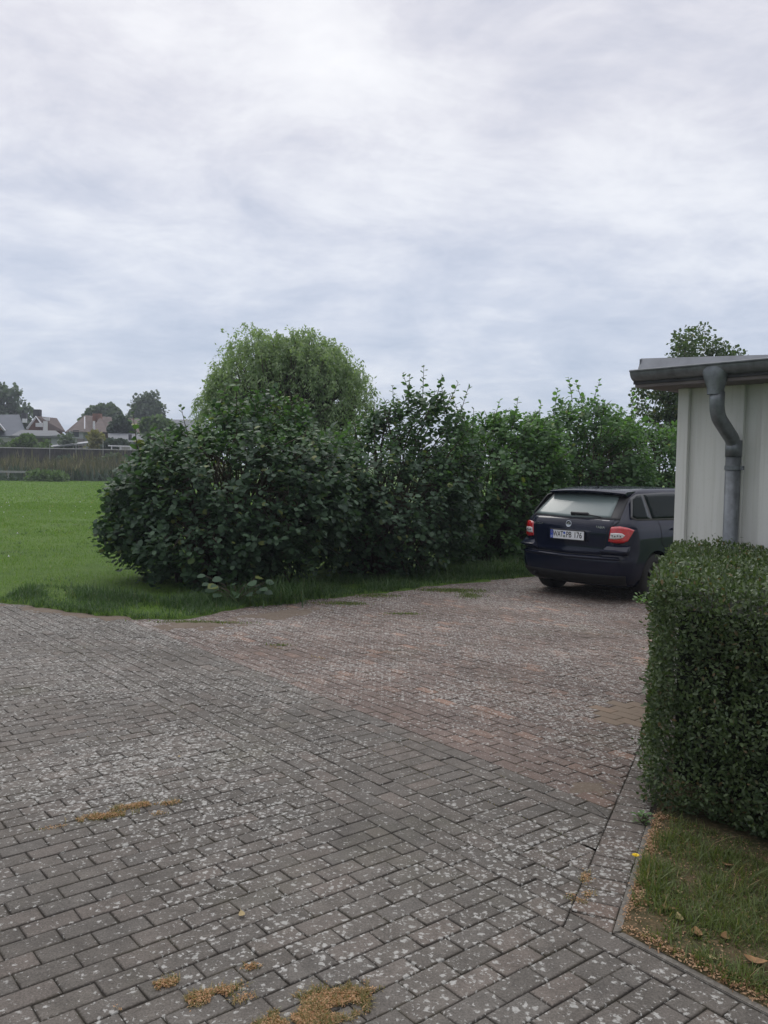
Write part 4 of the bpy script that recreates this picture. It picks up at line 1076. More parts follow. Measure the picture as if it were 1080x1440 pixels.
# soil plane of the grass corner
mb = MB(); P_ = []
for i in range(40):
    row = []
    for j in range(40):
        u_ = i / 39 * 3.2; t_ = j / 39 * 2.4
        p = c_in + UD * (u_ - .006) + TS * (t_ - .006)
        row.append((p[0], p[1], .004 + .016 * min(1, min(u_, t_) * 8) + .006 * noise.noise(Vector((p[0] * 5, p[1] * 5, 0)))))
    P_.append(row)
mb.grid(P_); tag(mb.build('verge_ground', M['under'], smooth=True), kind='structure')
def verge():
    P, H, Wd = [], [], []; Pd, Hd = [], []
    hn = np.array([math.sin(R(48)), math.cos(R(48))])     # across hedge front
    hd = np.array([1.31, 4.14]) @ hn
    for i in range(62000):
        u_ = random.random() * 2.2; t_ = random.random() ** .9 * 1.35
        p = c_in + UD * u_ + TS * t_
        if p @ hn > hd + .02: continue
        # perpendicular distances to both kerbs
        dk = p @ VD - (VK + .038); ds = p @ NS + .395
        e = min(dk, ds); g = noise.fractal(Vector((p[0] * 5, p[1] * 5, 2)), 1, 2, 3)
        nearh = hd - p @ hn
        dens = max(0, min(1, (e + .01 + .14 * g) / .12))
        if nearh < .12: dens *= .55
        if random.random() < dens * (.75 + .5 * g):
            P.append((p[0], p[1], .01)); H.append((.014 + .036 * random.random()) * (.5 + dens * .7) * (1 + g)); Wd.append(random.uniform(.0028, .0062))
        for _k in range(2 if e < .045 + .13 * g else (1 if random.random() < .16 else 0)):
            Pd.append((p[0] + random.uniform(-.02, .012), p[1] + random.uniform(-.02, .012), .010 + .016 * random.random()))
    for (u_, t_, n, hh) in ((.30, .85, 60, .16), (.45, .75, 50, .17), (.15, .95, 40, .12), (.6, .45, 50, .11), (.35, .40, 40, .1), (.9, .35, 60, .12), (.75, .6, 50, .13)):
        c = c_in + UD * u_ + TS * t_
        for i in range(n): P.append((c[0] + random.gauss(0, .05), c[1] + random.gauss(0, .05), .01)); H.append(hh * random.uniform(.5, 1.1)); Wd.append(random.uniform(.003, .005))
    tag(blades('verge_grass', P, np.clip(H, .012, .25), np.array(Wd), .95, M['blade_dry'], segs=3), 'uneven grass of the corner below the clipped hedge', 'grass', kind='stuff')
    Pd = np.array(Pd); n = len(Pd)
    a = rng.random(n) * 6.28
    D = np.stack([np.cos(a), np.sin(a), rng.normal(0, .3, n)], 1); N = norm(rng.normal(0, .5, (n, 3)) + [0, 0, 1])
    tag(leaves('dry_litter', Pd, D, N, rng.uniform(.005, .015, n), T_OVAL, F_OVAL, M['litter'], None, wid=.9), 'orange-brown dry clippings along the kerb of the grass corner', 'litter', kind='stuff')
verge()

# dry moss and litter on the paving
def moss():
    P, H, Wd = [], [], []; Pl = []
    def patch(cx, cy, rx, ry, ang, n):
        ca, sa = math.cos(ang), math.sin(ang)
        for i in range(n):
            a, b = random.gauss(0, .5), random.gauss(0, .5)
            x = cx + a * rx * ca - b * ry * sa; y = cy + a * rx * sa + b * ry * ca
            g = noise.fractal(Vector((x * 13, y * 13, 1)), 1, 2, 3)
            if math.hypot(a, b) > .95 + .8 * g or g < -.28: continue
            if random.random() < (.16 + .5 * (math.hypot(a, b) > .75)): P.append((x, y, .0)); H.append(random.uniform(.008, .030)); Wd.append(random.uniform(.002, .005))
            else: Pl.append((x, y, .002 + .010 * random.random()))
    for q in ((-1.33, 3.99, .15, .04, .35, 2200), (-1.18, 4.13, .15, .035, .4, 2200), (-1.04, 4.16, .06, .03, .4, 300), (-1.08, 4.03, .06, .025, .3, 260), (-1.5, 3.86, .08, .02, .4, 100),
              (-.17, 2.575, .17, .09, .6, 13000), (-.26, 2.50, .15, .07, .6, 9000), (-.53, 2.63, .10, .04, .5, 2400), (-.70, 2.68, .07, .03, .5, 1200), (-.42, 2.79, .04, .02, .3, 200), (-.05, 2.66, .08, .02, .3, 300), (-.42, 2.62, .05, .02, .5, 160), (-.8, 2.56, .04, .02, .5, 120),
              (.81, 3.30, .06, .05, .9, 500), (.86, 3.45, .03, .06, -.3, 200), (-.98, 7.8, .14, .03, -.7, 120), (-.55, 7.4, .10, .03, -.7, 100), (1.35, 3.95, .03, .10, 0, 200)):
        patch(*q)
    tag(blades('dry_moss_tufts', P, H, np.array(Wd), 1.1, M['moss_green'], segs=2), 'tufts of green moss and grass in joints of the paving', 'moss', kind='stuff')
    Pl = np.array(Pl); n = len(Pl); a = rng.random(n) * 6.28
    D = np.stack([np.cos(a), np.sin(a), rng.normal(0, .3, n)], 1); N = norm(rng.normal(0, .5, (n, 3)) + [0, 0, 1])
    tag(leaves('dry_moss', Pl, D, N, rng.uniform(.004, .011, n), T_OVAL, F_OVAL, M['moss'], None, wid=.9), 'patches of orange dry moss on the paving', 'moss', kind='stuff')
    # thin grass and moss along joints
    P, H, Wd = [], [], []
    for i in range(5000):
        if random.random() < .5: u_ = round(random.uniform(-9, 4) / PW) * PW; v_ = random.uniform(.3, VAB)
        else: u_ = random.uniform(-8, 1); v_ = VAB + random.randint(0, 9) * rh
        p = uv(u_, v_); g = noise.noise(Vector((p[0] * .9, p[1] * .9, 12)))
        if g < .22 or p @ NS > -.45 or not (1.5 < p[1] < 9): continue
        P.append((p[0], p[1], -.004)); H.append(random.uniform(.005, .012)); Wd.append(random.uniform(.003, .006))
    if P: tag(blades('joint_moss', P, H, np.array(Wd), 1.0, M['moss_green']), 'thin moss growing in the joints of the paving', 'moss', kind='stuff')
moss()

# weed sprout at the edging and the dandelion
def sprout(name, label, x, y, n, sz, mat, h=.05):
    r = empty(name, (x, y, 0)); tag(r, label, 'weed')
    P, D, N, L = [], [], [], []; st = MB()
    for i in range(n):
        a = random.random() * 6.28; q = random.random() * sz * 1.2
        P.append((math.cos(a) * q, math.sin(a) * q, random.random() * h)); D.append((math.cos(a), math.sin(a), .3)); N.append((0, 0, 1)); L.append(random.uniform(.4, 1) * sz)
        st.tube([(0, 0, 0), P[-1]], [.0015, .001], 4)
    leaves('leaf_blades', P, D, N, L, T_OVAL, F_OVAL, mat, r); st.build('stems', M['stem'], r)
sprout('weed_sprout', 'small green weed in the joint beside the hedge corner', 1.27, 4.02, 42, .035, M['leaf_fresh'])
sprout('weed_rosette', 'small round-leaved green weed near the lower right edge of the grass corner', 1.50, 2.93, 26, .04, M['leaf_mid'], .03)
f = empty('dandelion', (1.10, 3.58, 0)); tag(f, 'single small yellow flower in the litter beside the kerb', 'flower')
MB().tube([(0, 0, 0), (.004, 0, .04)], [.0015, .0015], 5).build('stem', M['moss_green'], f)
m = MB()
for k in range(18):
    a = k * .35; m.add([(.004, 0, .041), (.004 + .014 * math.cos(a - .2), .014 * math.sin(a - .2), .047), (.004 + .017 * math.cos(a), .017 * math.sin(a), .044), (.004 + .014 * math.cos(a + .2), .014 * math.sin(a + .2), .047)], [(0, 1, 2, 3)])
m.tube([(.004, 0, .04), (.004, 0, .05)], [.007, .005], 8); m.build('flower_head', M['yellow'], f)

# fallen leaves, each its own thing
def fallen(px, py, s, mat, label, curl=.25, z=.02, long=1.0):
    d = _F * FPX + _R * (px - 540) + _U * (720 - py); t = (z - EYE) / d.z; x, y = d.x * t, d.y * t
    s *= .85; a = random.random() * 6.28; n = 7; m = MB(); P0 = []
    for i in range(n + 1):
        q = i / n; w_ = s * .30 * math.sin(math.pi * min(1, q * .95 + .03)) ** .8 * (1 + .15 * random.random())
        l = (q - .5) * s * long; zz = curl * s * (2 * q - 1) ** 2 + .002
        row = []
        for k in (-1, -.5, 0, .5, 1):
            row.append((l * math.cos(a) - k * w_ * math.sin(a), l * math.sin(a) + k * w_ * math.cos(a), zz + abs(k) * w_ * .55 * (1 if k > 0 else .6)))
        P0.append(row)
    m.grid(P0); m.tube([((-.5) * s * math.cos(a), -.5 * s * math.sin(a), curl * s), ((-.72) * s * math.cos(a), -.72 * s * math.sin(a), curl * s + .004)], [.0012, .0008], 4)
    o = m.build('fallen_leaf', mat, smooth=True); o.location = (x, y, z)
    tag(o, label, 'leaf', 'fallen leaves near the kerb and on the paving')
fallen(906, 1215, .035, M['pale_leaf'], 'pale dry leaf just right of the yellow flower')
fallen(912, 1228, .04, M['pale_leaf'], 'pale dry leaf lying below the one beside the yellow flower')
fallen(955, 1256, .035, M['pale_leaf'], 'light tan leaf lying in the middle of the grass corner')
fallen(955, 1293, .055, M['pale_leaf'], 'long tan leaf with a bent stalk, lowest in the middle of the grass corner', long=1.2)
fallen(1000, 1349, .045, M['pale_leaf'], 'tan leaf nearest the lower kerb of the grass corner')
fallen(940, 1280, .06, M['dead_leaf'], 'dark brown leaf left of the long tan leaf')
fallen(980, 1315, .07, M['dead_leaf'], 'curled brown leaf above the leaf nearest the lower kerb')
fallen(1020, 1320, .06, M['dead_leaf'], 'curled brown leaf right of the other curled one in the grass')
fallen(1062, 1355, .09, M['dead_leaf'], 'largest curled brown leaf, at the right edge of the grass corner')
fallen(1048, 1290, .05, M['dead_leaf'], 'brown leaf under the hedge side at the right of the grass corner')
fallen(1022, 1218, .05, M['dead_leaf'], 'brown leaf at the foot of the hedge')
fallen(340, 1288, .045, M['pale_leaf'], 'pale brown leaf lying on the grey paving left of centre', z=.004)
fallen(252, 1065, .03, M['pale_leaf'], 'tiny yellowish leaf alone on the far grey paving', z=.004)

# ------------------------------------------------------------------ the car
M['paint'] = simple('dark_blue_car_paint', (.0032, .0064, .021), .6, .0, var=.05, coat=.55, spec=.05)
M['tyre'] = simple('tyre_rubber', (.018, .018, .018), .85, var=.2, scale=20)
M['rim'] = simple('alloy_rim', (.10, .10, .11), .5, .6, var=.05)
M['black_trim'] = simple('black_plastic', (.016, .016, .018), .55, var=.1)
M['gap'] = simple('panel_gap', (.004, .004, .005), .9)
M['grey_frame'] = simple('grey_window_frame', (.075, .078, .08), .5, .1, var=.05)
M['silver'] = simple('silver_badge', (.62, .64, .66), .25, .9, var=.03)
M['plate_white'] = simple('plate_white', (.78, .80, .82), .4, var=.03)
M['plate_blue'] = simple('plate_blue', (.02, .07, .42), .4, var=.03)
M['plate_black'] = simple('plate_black', (.01, .01, .012), .5)
M['tail_red'] = simple('tail_lamp_red', (.50, .012, .018), .12, 0, var=.25, scale=30, coat=1)
M['tail_white'] = simple('tail_lamp_clear', (.62, .60, .60), .2, 0, var=.35, scale=60, coat=1)
M['bumper_dark'] = simple('bumper_underside', (.010, .010, .011), .8)
M['seat'] = simple('seat_fabric', (.05, .05, .055), .9)
M['headlamp'] = simple('headlamp', (.5, .52, .55), .1, .6)
def glass_mat(name, col, rough=.03, spec=1.0, metal=0.0):
    m, t = new_mat(name)
    co = t.n('ShaderNodeTexCoord').outputs['Object']
    p = t.n('ShaderNodeBsdfPrincipled', {'Base Color': (*col, 1), 'Roughness': rough, 'Metallic': metal, 'Specular IOR Level': spec, 'IOR': 1.5, 'Coat Weight': .25 if spec > .3 else 0.0, 'Coat Roughness': .02})
    finish(t, p.outputs[0]); return m
M['rear_glass'] = glass_mat('rear_window_glass', (.125, .165, .16), .32, .45, 0)
M['side_glass'] = glass_mat('side_window_glass', (.006, .012, .011), .05, .06)

def car():
    hd = R(43); root = empty('parked_car', (2.365, 11.03, 0), hd)
    tag(root, 'dark blue estate car parked with its rear towards the viewer beside the bushes', 'car')
    def ip(z, tab):
        for (z0, a), (z1, b) in zip(tab, tab[1:]):
            if z <= z1:
                t = max(0, (z - z0) / (z1 - z0)); return a + (b - a) * t
        return tab[-1][1]
    def ips(z, tab):  # smooth (Catmull-Rom)
        n = len(tab)
        if z <= tab[0][0]: return tab[0][1]
        if z >= tab[-1][0]: return tab[-1][1]
        for i in range(n - 1):
            z0, a = tab[i]; z1, b = tab[i + 1]
            if z <= z1:
                ma = (b - tab[i - 1][1]) / (z1 - tab[i - 1][0]) if i > 0 else (b - a) / (z1 - z0)
                mb_ = (tab[i + 2][1] - a) / (tab[i + 2][0] - z0) if i + 2 < n else (b - a) / (z1 - z0)
                h = z1 - z0; t = (z - z0) / h
                return (2 * t ** 3 - 3 * t ** 2 + 1) * a + (t ** 3 - 2 * t ** 2 + t) * h * ma + (-2 * t ** 3 + 3 * t ** 2) * b + (t ** 3 - t ** 2) * h * mb_
    WT = [(.20, .75), (.28, .805), (.40, .838), (.60, .848), (.80, .845), (.95, .825), (1.02, .79), (1.06, .765), (1.20, .705), (1.35, .635), (1.40, .605), (1.43, .555), (1.448, .47), (1.455, .25)]
    XR = [(.20, .16), (.28, .07), (.36, .02), (.50, .0), (.56, .0), (.60, .030), (.66, .050), (.80, .050), (.92, .050), (.99, .070), (1.04, .105), (1.10, .17), (1.30, .40), (1.36, .46), (1.41, .53), (1.43, .62), (1.448, .85), (1.455, 1.2)]
    XF = [(.20, 4.10), (.30, 4.22), (.45, 4.26), (.60, 4.24), (.72, 4.14), (.80, 3.98), (.88, 3.70), (.94, 3.38), (.99, 3.12), (1.10, 2.95), (1.30, 2.58), (1.38, 2.40), (1.42, 2.20), (1.448, 1.9), (1.455, 1.6)]
    RT = [(.20, .22), (.60, .25), (.90, .24), (1.05, .17), (1.30, .14), (1.40, .16), (1.455, .12)]
    def w_(z): return ips(z, WT)
    def xr(z): return ip(z, XR)
    bow = .085
    def rearpt(y, z, off=0):
        w, r = w_(z), ip(z, RT); a = abs(y); x = xr(z) + bow * (a / w) ** 2
        k = a - (w - r)
        if k > 0: x += r * (1 - math.sqrt(max(0, 1 - min(1, k / r) ** 2)))
        return Vector((x, y, z))
    def S_(s, z, off=0.0):
        """s: signed girth from the middle of the rear; positive = right side (y<0)"""
        def raw(s, z):
            w, r = w_(z), ip(z, RT); a = abs(s); sg = -1 if s > 0 else 1
            f = w - r
            if a <= f: y = a; x = xr(z) + bow * (y / w) ** 2
            elif a <= f + r * math.pi / 2:
                t = (a - f) / r; y = f + r * math.sin(t); x = xr(z) + bow * (f / w) ** 2 + r * (1 - math.cos(t)) + (bow - bow * (f / w) ** 2) * t / (math.pi / 2)
            else: y = w; x = xr(z) + bow + r + (a - f - r * math.pi / 2)
            return Vector((x, sg * y, z))
        p = raw(s, z)
        if off:
            e = .01; ds = raw(s + e, z) - raw(s - e, z); dz = raw(s, z + e) - raw(s, z - e)
            n = ds.cross(dz).normalized()
            c = Vector((2.2, 0, z))
            if n.dot(p - c) < 0: n = -n
            p = p + n * off
        return p
    def H_(x, z, off=0.0, side=-1):
        e = .01; w = w_(z); n = Vector((0, side, -(w_(z + e) - w_(z - e)) / (2 * e))).normalized()
        return Vector((x, side * w, z)) + n * off
    # body loft
    zs = [.20, .24, .28, .34, .40, .46, .52, .56, .58, .60, .63, .67, .72, .77, .82, .87, .91, .95, .99, 1.02, 1.05, 1.08, 1.12, 1.17, 1.22, 1.27, 1.32, 1.36, 1.39, 1.41, 1.425, 1.437, 1.448, 1.455]
    loops = []
    for z in zs:
        w, r, x0, x1 = w_(z), ip(z, RT), xr(z), ips(z, XF); L_ = []
        f = w - r; fb = bow * (f / w) ** 2
        for i in range(-8, 9): y = f * i / 8; L_.append((x0 + bow * (y / w) ** 2, y))
        for i in range(1, 9):
            t = i / 8 * math.pi / 2; L_.append((x0 + fb + r * (1 - math.cos(t)) + (bow - fb) * i / 8, f + r * math.sin(t)))
        rf_ = .35 if z < .95 else .22; ff = max(.05, w - rf_); fbw = .22 if z < .95 else .12
        xa, xb = x0 + bow + r, x1 - fbw - rf_ * .6
        n = 24
        for i in range(1, n): L_.append((xa + (xb - xa) * i / n, w))
        for i in range(0, 8):
            t = i / 7 * math.pi / 2; L_.append((xb + (x1 - fbw * (ff / w) ** 2 - xb) * math.sin(t), ff + (w - ff) * math.cos(t)))
        for i in range(7, -8, -1): y = ff * i / 8; L_.append((x1 - fbw * (y / w) ** 2, y))
        m_ = [(a, -b) for a, b in L_[17:17 + 8 + n - 1 + 8]][::-1]
        L_ += m_
        loops.append([(a, b, z) for a, b in L_])
    nl = len(loops[0]); vs = [p for l in loops for p in l]; fs = []
    for i in range(len(loops) - 1):
        for j in range(nl): fs.append((i * nl + j, i * nl + (j + 1) % nl, (i + 1) * nl + (j + 1) % nl, (i + 1) * nl + j))
    fs.append(tuple(range(nl))[::-1]); fs.append(tuple(range((len(loops) - 1) * nl, len(loops) * nl)))
    mb = MB(); mb.add(vs, fs); body = mb.build('body', M['paint'], root, smooth=True)
    # wheel arches cut through the body
    cut = MB()
    for xx in (.80, 3.27):
        for sg in (-1, 1): cut.tube([(xx, sg * .60, .31), (xx, sg * 1.1, .31)], .345, 40)
    co = cut.build('arch_cutter', M['gap'])
    co.matrix_world = Matrix.Translation((2.365, 11.03, 0)) @ Matrix.Rotation(hd, 4, 'Z')
    bpy.context.view_layer.update()
    md = body.modifiers.new('b', 'BOOLEAN'); md.object = co; md.operation = 'DIFFERENCE'; md.solver = 'EXACT'
    dg = bpy.context.evaluated_depsgraph_get(); me = bpy.data.meshes.new_from_object(body.evaluated_get(dg)); body.modifiers.clear(); body.data = me
    me.polygons.foreach_set('use_smooth', [True] * len(me.polygons))
    bpy.data.objects.remove(co)
    me.set_sharp_from_angle(angle=R(50))
    def patch(name, top, bot, off, mat, parent, n=12, m=6, fn=None, smooth=True):
        fn = fn or S_; offs = off if isinstance(off, tuple) else (off, off)
        def along(pl, t):
            k = t * (len(pl) - 1); i = min(int(k), len(pl) - 2); f = k - i
            return (pl[i][0] * (1 - f) + pl[i + 1][0] * f, pl[i][1] * (1 - f) + pl[i + 1][1] * f)
        P = []
        for i in range(m + 1):
            row = []
            for j in range(n + 1):
                a = along(top, j / n); b = along(bot, j / n); t = i / m
                row.append(fn(a[0] * (1 - t) + b[0] * t, a[1] * (1 - t) + b[1] * t, offs[0] * (1 - t) + offs[1] * t))
            P.append(row)
        g = MB(); g.grid(P)
        # close the rim down to the surface so that the panel has thickness
        rim = [P[0][j] for j in range(n + 1)] + [P[i][n] for i in range(1, m + 1)] + [P[m][j] for j in range(n - 1, -1, -1)] + [P[i][0] for i in range(m - 1, 0, -1)]
        ctr = sum(rim, Vector()) / len(rim); nrm = (P[0][n] - P[0][0]).cross(P[m][0] - P[0][0]).normalized()
        if nrm.dot(ctr - Vector((2.2, 0, .7))) > 0: nrm = -nrm
        th = max(offs) + .004; inner = [p + nrm * th for p in rim]; q = len(rim)
        g.add(list(rim) + inner, [(i, (i + 1) % q, q + (i + 1) % q, q + i) for i in range(q)])
        return g.build(name, mat, parent, smooth=smooth)
    def line(name, pts, wd, off, mat, parent, fn=None):
        fn = fn or S_; g = MB(); P = []
        dense = []
        for (a, b) in zip(pts, pts[1:]):
            k = max(1, int(math.hypot(b[0] - a[0], b[1] - a[1]) / .04))
            dense += [(a[0] + (b[0] - a[0]) * i / k, a[1] + (b[1] - a[1]) * i / k) for i in range(k)]
        dense.append(pts[-1])
        for i, p in enumerate(dense):
            q0, q1 = dense[max(0, i - 1)], dense[min(len(dense) - 1, i + 1)]; dx, dz = q1[0] - q0[0], q1[1] - q0[1]; l = math.hypot(dx, dz) or 1
            nx, nz = -dz / l * wd / 2, dx / l * wd / 2
            P.append([fn(p[0] + nx, p[1] + nz, off), fn(p[0] - nx, p[1] - nz, off)])
        g.grid(P); return g.build(name, mat, parent)
    # rear window: black border, glass, wiper
    tail = patch('tailgate', [(-.60, 1.05), (0, 1.06), (.60, 1.05)], [(-.66, .62), (0, .60), (.66, .62)], .006, M['paint'], root, 20, 12)
    wnd = patch('rear_window', [(-.585, 1.345), (0, 1.365), (.585, 1.345)], [(-.665, 1.055), (0, 1.04), (.665, 1.055)], .005, M['black_trim'], root, 24, 10)
    patch('rear_glass', [(-.56, 1.345), (0, 1.36), (.47, 1.345)], [(-.635, 1.075), (0, 1.062), (.535, 1.075)], .010, M['rear_glass'], wnd, 24, 10)
    g = MB(); g.tube([S_(-.02, 1.085, .02), S_(.06, 1.088, .035)], .018, 8); g.tube([S_(-.02, 1.087, .035), S_(.22, 1.088, .035), S_(.24, 1.085, .030)], [.020, .020, .012], 8); g.tube([S_(.20, 1.085, .034), S_(.42, 1.065, .024)], [.009, .006], 6)
    g.build('rear_wiper', M['black_trim'], root, smooth=True)
    # roof spoiler
    P = []
    for i in range(13):
        y = -.585 + 1.17 * i / 12; b = .055 * (y / .585) ** 2 
        xr_, tk = .345 + b * 1.5, 0
        P.append([(.62 + b, y, 1.434 - b * .35), (xr_ + .05, y, 1.425 - b * .45), (xr_, y, 1.408 - b * .5), (xr_ + .004, y, 1.392 - b * .5), (xr_ + .09, y, 1.362 - b * .4), (.52 + b, y, 1.36)])
    g = MB(); g.grid(P); 
    for row in (P[0], P[-1]): g.add(row, [tuple(range(6))])
    sp = g.build('roof_spoiler', M['paint'], root, smooth=True); sp.data.set_sharp_from_angle(angle=R(35))
    g = MB(); g.box((xr(1.38) + .0, 0, 1.372), (.05, .28, .010)); g.build('brake_light', M['tail_red'], sp)
    # tail lamps
    for sg, nm in ((1, 'tail_lamp'), (-1, 'tail_lamp')):
        tp = [(.600 * sg, .965), (.70 * sg, .978), (.80 * sg, .960), (.875 * sg, .935)]; bt = [(.580 * sg, .785), (.66 * sg, .772), (.75 * sg, .776), (.80 * sg, .80)]
        lamp = patch(nm, tp, bt, .014, M['tail_red'], root, 16, 6)
        patch('clear_lens', [(.606 * sg, .892), (.66 * sg, .898), (.73 * sg, .895), (.765 * sg, .870)], [(.592 * sg, .822), (.65 * sg, .820), (.70 * sg, .826), (.74 * sg, .84)], .019, M['tail_white'], lamp, 12, 4)
        g = MB()
        for k in range(4): 
            c = S_((.627 + k * .030) * sg, .862 - .006 * (k % 2), .0215); g.tube([c, c + (c - Vector((2.2, 0, .7))).normalized() * .003], .009, 8)
        g.build('lamp_reflector', M['black_trim'], lamp)
        # sloping bumper shoulder under each lamp that catches the sky
        patch('bumper_shoulder', [(.56 * sg, .745), (.70 * sg, .742), (.84 * sg, .745)], [(.50 * sg, .655), (.64 * sg, .650), (.78 * sg, .66)], (.004, .085), M['paint'], root, 12, 4)
    # tailgate seams, bumper, plate
    for sg in (1, -1):
        line('tailgate_seam', [(.67 * sg, 1.04), (.63 * sg, .985), (.555 * sg, .95), (.535 * sg, .77), (.51 * sg, .66), (.48 * sg, .60)], .009, .010, M['gap'], root)
    line('tailgate_seam', [(-.50, .60), (0, .592), (.50, .60)], .010, .010, M['gap'], root)
    bp = patch('bumper_ledge', [(-.72, .592), (0, .583), (.72, .592)], [(-.74, .565), (0, .557), (.74, .565)], (.012, .030), M['paint'], root, 24, 3)
    patch('bumper_lower', [(-.80, .36), (0, .35), (.80, .36)], [(-.76, .235), (0, .22), (.76, .235)], .008, M['bumper_dark'], root, 24, 4)
    patch('plate_recess', [(-.33, .905), (.33, .905)], [(-.31, .765), (.31, .765)], .008, M['paint'], root, 12, 4)
    # number plate
    xp = xr(.83) - .028
    pl_ = MB(); pl_.box((xp, 0, .835), (.010, .52, .112)); plate = pl_.build('number_plate', M['plate_white'], root, bevel=.003)
    fr = MB()
    for (cy, cz, dy, dz) in ((0, .896, .535, .010), (0, .774, .535, .010), (.264, .835, .008, .13), (-.264, .835, .008, .13)): fr.box((xp + .0, cy, cz), (.014, dy, dz))
    fr.build('plate_frame', M['plate_black'], plate)
    fb = MB(); fb.box((xp - .0062, .2375, .835), (.004, .042, .108)); fb.build('blue_band', M['plate_blue'], plate)
    def text(body_, y, z, size, mat, parent, xx, name='lettering', sx=1.0, ex=.0008):
        cu = bpy.data.curves.new(name, 'FONT'); cu.body = body_; cu.size = size; cu.align_x = 'CENTER'; cu.align_y = 'CENTER'; cu.extrude = ex; cu.materials.append(mat)
        cu.offset = .0010 if size > .05 else 0
        tmp = link('tmp', cu); bpy.context.view_layer.update(); me_ = bpy.data.meshes.new_from_object(tmp.evaluated_get(bpy.context.evaluated_depsgraph_get())); bpy.data.objects.remove(tmp)
        o = link(name, me_, parent); o.rotation_euler = (R(90), 0, R(-90)); o.location = (xx, y, z); o.scale = (sx, 1, 1); return o
    text('WAT', .138, .835, .105, M['plate_black'], plate, xp - .006, sx=.66)
    text('PB', -.028, .835, .105, M['plate_black'], plate, xp - .006, sx=.76)
    text('176', -.166, .835, .105, M['plate_black'], plate, xp - .006, sx=.80)
    text('D', .2375, .803, .035, M['plate_white'], plate, xp - .0088)
    g = MB(); g.tube([(xp - .0055, .040, .858), (xp - .0085, .040, .858)], .016, 14); g.build('round_sticker', M['plate_blue'], plate)
    g = MB(); g.tube([(xp - .0055, .040, .815), (xp - .0085, .040, .815)], .018, 14); g.build('round_sticker', M['silver'], plate)
    g = MB()
    for k in range(12):
        a = k * math.pi / 6; g.box((xp - .0088, .2375 + .011 * math.cos(a), .862 + .011 * math.sin(a)), (.001, .003, .003))
    g.build('star_ring', M['moss'] if False else M['yellow'], plate)
    # badge: ring with a winged arrow
    c = S_(0, .975, .010); g = MB(); g.tube([c, c + Vector((-.008, 0, .001))], .043, 24); bd = g.build('badge', M['silver'], root)
    g = MB(); g.tube([c + Vector((-.007, 0, 0)), c + Vector((-.0095, 0, 0))], .035, 24); bi = g.build('badge_field', M['black_trim'], bd)
    g = MB(); x_ = c.x - .0115
    def B2(y, z): return (x_, -y + c.y, z + c.z)
    g.add([B2(-.026, -.008), B2(-.002, -.008), B2(-.002, -.016), B2(.014, -.004), B2(-.002, .006), B2(-.002, .000), B2(-.026, .000)], [tuple(range(7))])
    g.add([B2(-.018, .003), B2(.006, .022), B2(.026, .012), B2(.014, .012), B2(.024, .004), B2(.012, .006), B2(.02, -.002), B2(.008, .002)], [(0, 1, 2, 3), (0, 3, 4, 5), (0, 5, 6, 7)])
    g.build('badge_arrow', M['silver'], bd)
    t1 = S_(.46, .955, .010); o = text('FABIA', t1.y, t1.z, .042, M['silver'], root, t1.x - .003, 'model_lettering', 1.15)
    t2 = S_(-.50, .955, .010); o = text('ŠKODA', t2.y, t2.z, .042, M['silver'], root, t2.x - .003, 'maker_lettering', 1.15)
    # side windows, both sides
    for side in (-1, 1):
        fn = lambda a, b, off, side=side: H_(a, b, off, side)
        patch('window_frame', [(.46, 1.33), (.62, 1.375), (1.3, 1.39), (2.2, 1.385), (2.55, 1.30)], [(.30, 1.085), (.40, 1.05), (1.3, 1.03), (2.2, 1.02), (2.95, 1.01)], .004, M['grey_frame'], root, 30, 8, fn)
        patch('side_window', [(.495, 1.31), (.62, 1.355), (.73, 1.36)], [(.34, 1.095), (.42, 1.068), (.73, 1.062)], .008, M['side_glass'], root, 10, 8, fn)
        patch('side_window', [(.79, 1.362), (1.3, 1.37), (1.68, 1.37)], [(.79, 1.060), (1.3, 1.052), (1.70, 1.048)], .008, M['side_glass'], root, 14, 8, fn)
        patch('side_window', [(1.76, 1.37), (2.2, 1.365), (2.46, 1.31)], [(1.77, 1.045), (2.2, 1.038), (2.80, 1.03)], .008, M['side_glass'], root, 14, 8, fn)
        for pts in ([(.90, 1.03), (.92, .75), (1.10, .60), (1.20, .42), (1.22, .26)], [(1.80, 1.03), (1.82, .26)], [(2.86, 1.0), (2.80, .26)]):
            line('door_seam', pts, .008, .003, M['gap'], root, fn)
        line('sill_trim', [(1.20, .27), (2.85, .27)], .05, .006, M['black_trim'], root, fn)
        for xh in (1.18, 2.02):
            g = MB(); p = H_(xh, .92, .0, side); g.tube([p + Vector((0, side * -.005, 0)), p + Vector((.02, side * .035, 0)), p + Vector((.18, side * .035, .004)), p + Vector((.20, side * -.005, .004))], .013, 8); g.build('door_handle', M['paint'], root, smooth=True)
        g = MB(); p = H_(2.72, 1.04, 0, side); g.box((p.x, p.y + side * .10, p.z + .04), (.10, .20, .14)); g.build('wing_mirror', M['paint'], root, bevel=.02)
    # windscreen and lamps
    fwp = lambda y, z, o=.006: Vector((ips(z, XF) - .12 * (y / w_(z)) ** 2 + o, y, z + o))
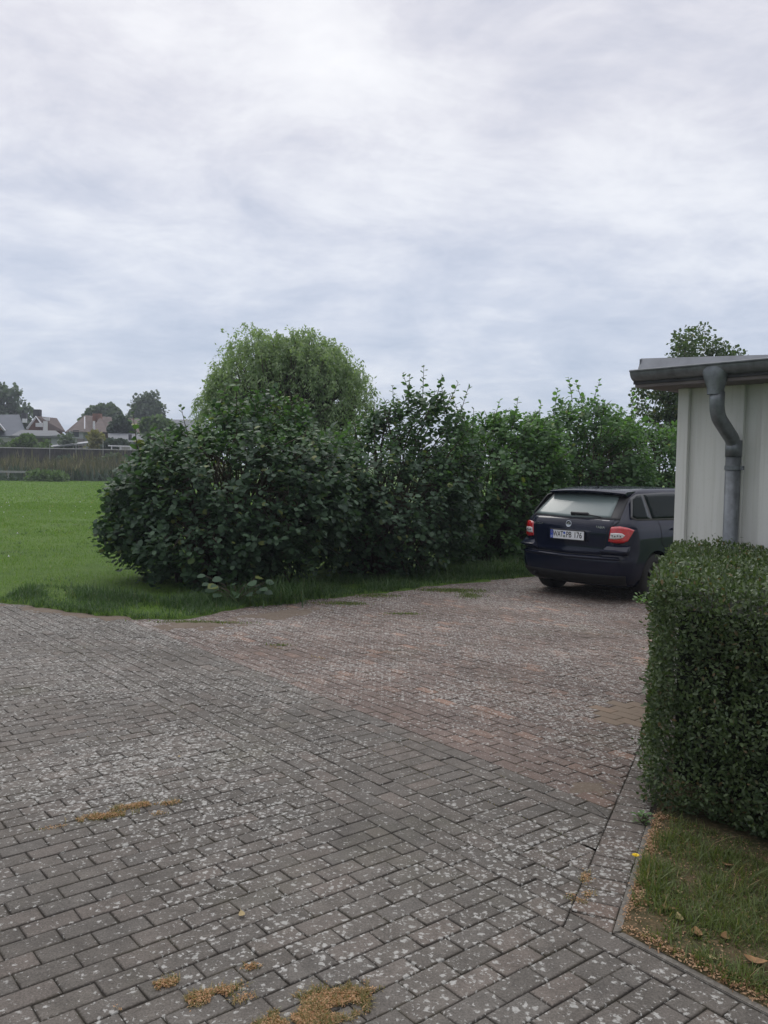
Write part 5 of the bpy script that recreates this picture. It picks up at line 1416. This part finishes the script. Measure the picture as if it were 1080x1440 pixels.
    g = MB(); g.grid([[fwp(-.60 + 1.2 * j / 12, 1.04 + .30 * i / 6) for j in range(13)] for i in range(7)]); g.build('windscreen', M['side_glass'], root, smooth=True)
    for sg in (-1, 1):
        g = MB(); g.box((4.02, sg * .62, .66), (.14, .28, .11)); g.build('headlight', M['headlamp'], root, bevel=.03)
    g = MB(); g.tube([(.72, 0, 1.44), (.66, 0, 1.50), (.62, 0, 1.56)], [.008, .005, .003], 6); g.build('antenna', M['black_trim'], root)
    # wheels
    for xx in (.80, 3.27):
        for sg in (-1, 1):
            g = MB(); prof = [(.20, -.095), (.285, -.10), (.303, -.085), (.308, -.04), (.308, .04), (.303, .085), (.285, .10), (.20, .095)]
            P = []
            for i in range(37):
                a = 2 * math.pi * i / 36; P.append([(xx + r_ * math.cos(a), sg * (.74 + o), .306 + r_ * math.sin(a)) for r_, o in prof])
            g.grid(P); wh = g.build('wheel', M['tyre'], root, smooth=True)
            g = MB(); g.tube([(xx, sg * .70, .306), (xx, sg * .79, .306)], .205, 28); 
            g.build('rim_back', M['black_trim'], wh)
            g = MB()
            for k in range(5):
                a = k * 2 * math.pi / 5; Mx = Matrix.Translation((xx, sg * .81, .306)) @ Matrix.Rotation(a, 4, 'Y'); g.box((.10, 0, 0), (.19, .03, .045), Mx)
            g.tube([(xx, sg * .79, .306), (xx, sg * .835, .306)], .045, 14); g.build('rim', M['rim'], wh)
    g = MB(); g.box((2.1, 0, .24), (3.2, 1.3, .10)); g.tube([(.35, .50, .30), (.02, .52, .28)], .028, 10); g.box((.55, .15, .24), (.5, .7, .10)); g.build('underbody', M['bumper_dark'], root)
car()

# ------------------------------------------------------------------ damp overcast air
def haze():
    m = bpy.data.materials.new('haze_air'); m.use_nodes = True; t = m.node_tree; t.nodes.clear(); q = NT(t)
    v = q.n('ShaderNodeVolumePrincipled', {'Color': (.80, .86, .96, 1), 'Density': .0010, 'Anisotropy': .2})
    o = t.nodes.new('ShaderNodeOutputMaterial'); t.links.new(v.outputs[0], o.inputs['Volume'])
    b = MB(); b.box((0, 60, 8.9), (1500, 1500, 20)); h = b.build('haze', m); tag(h, kind='stuff')
haze()
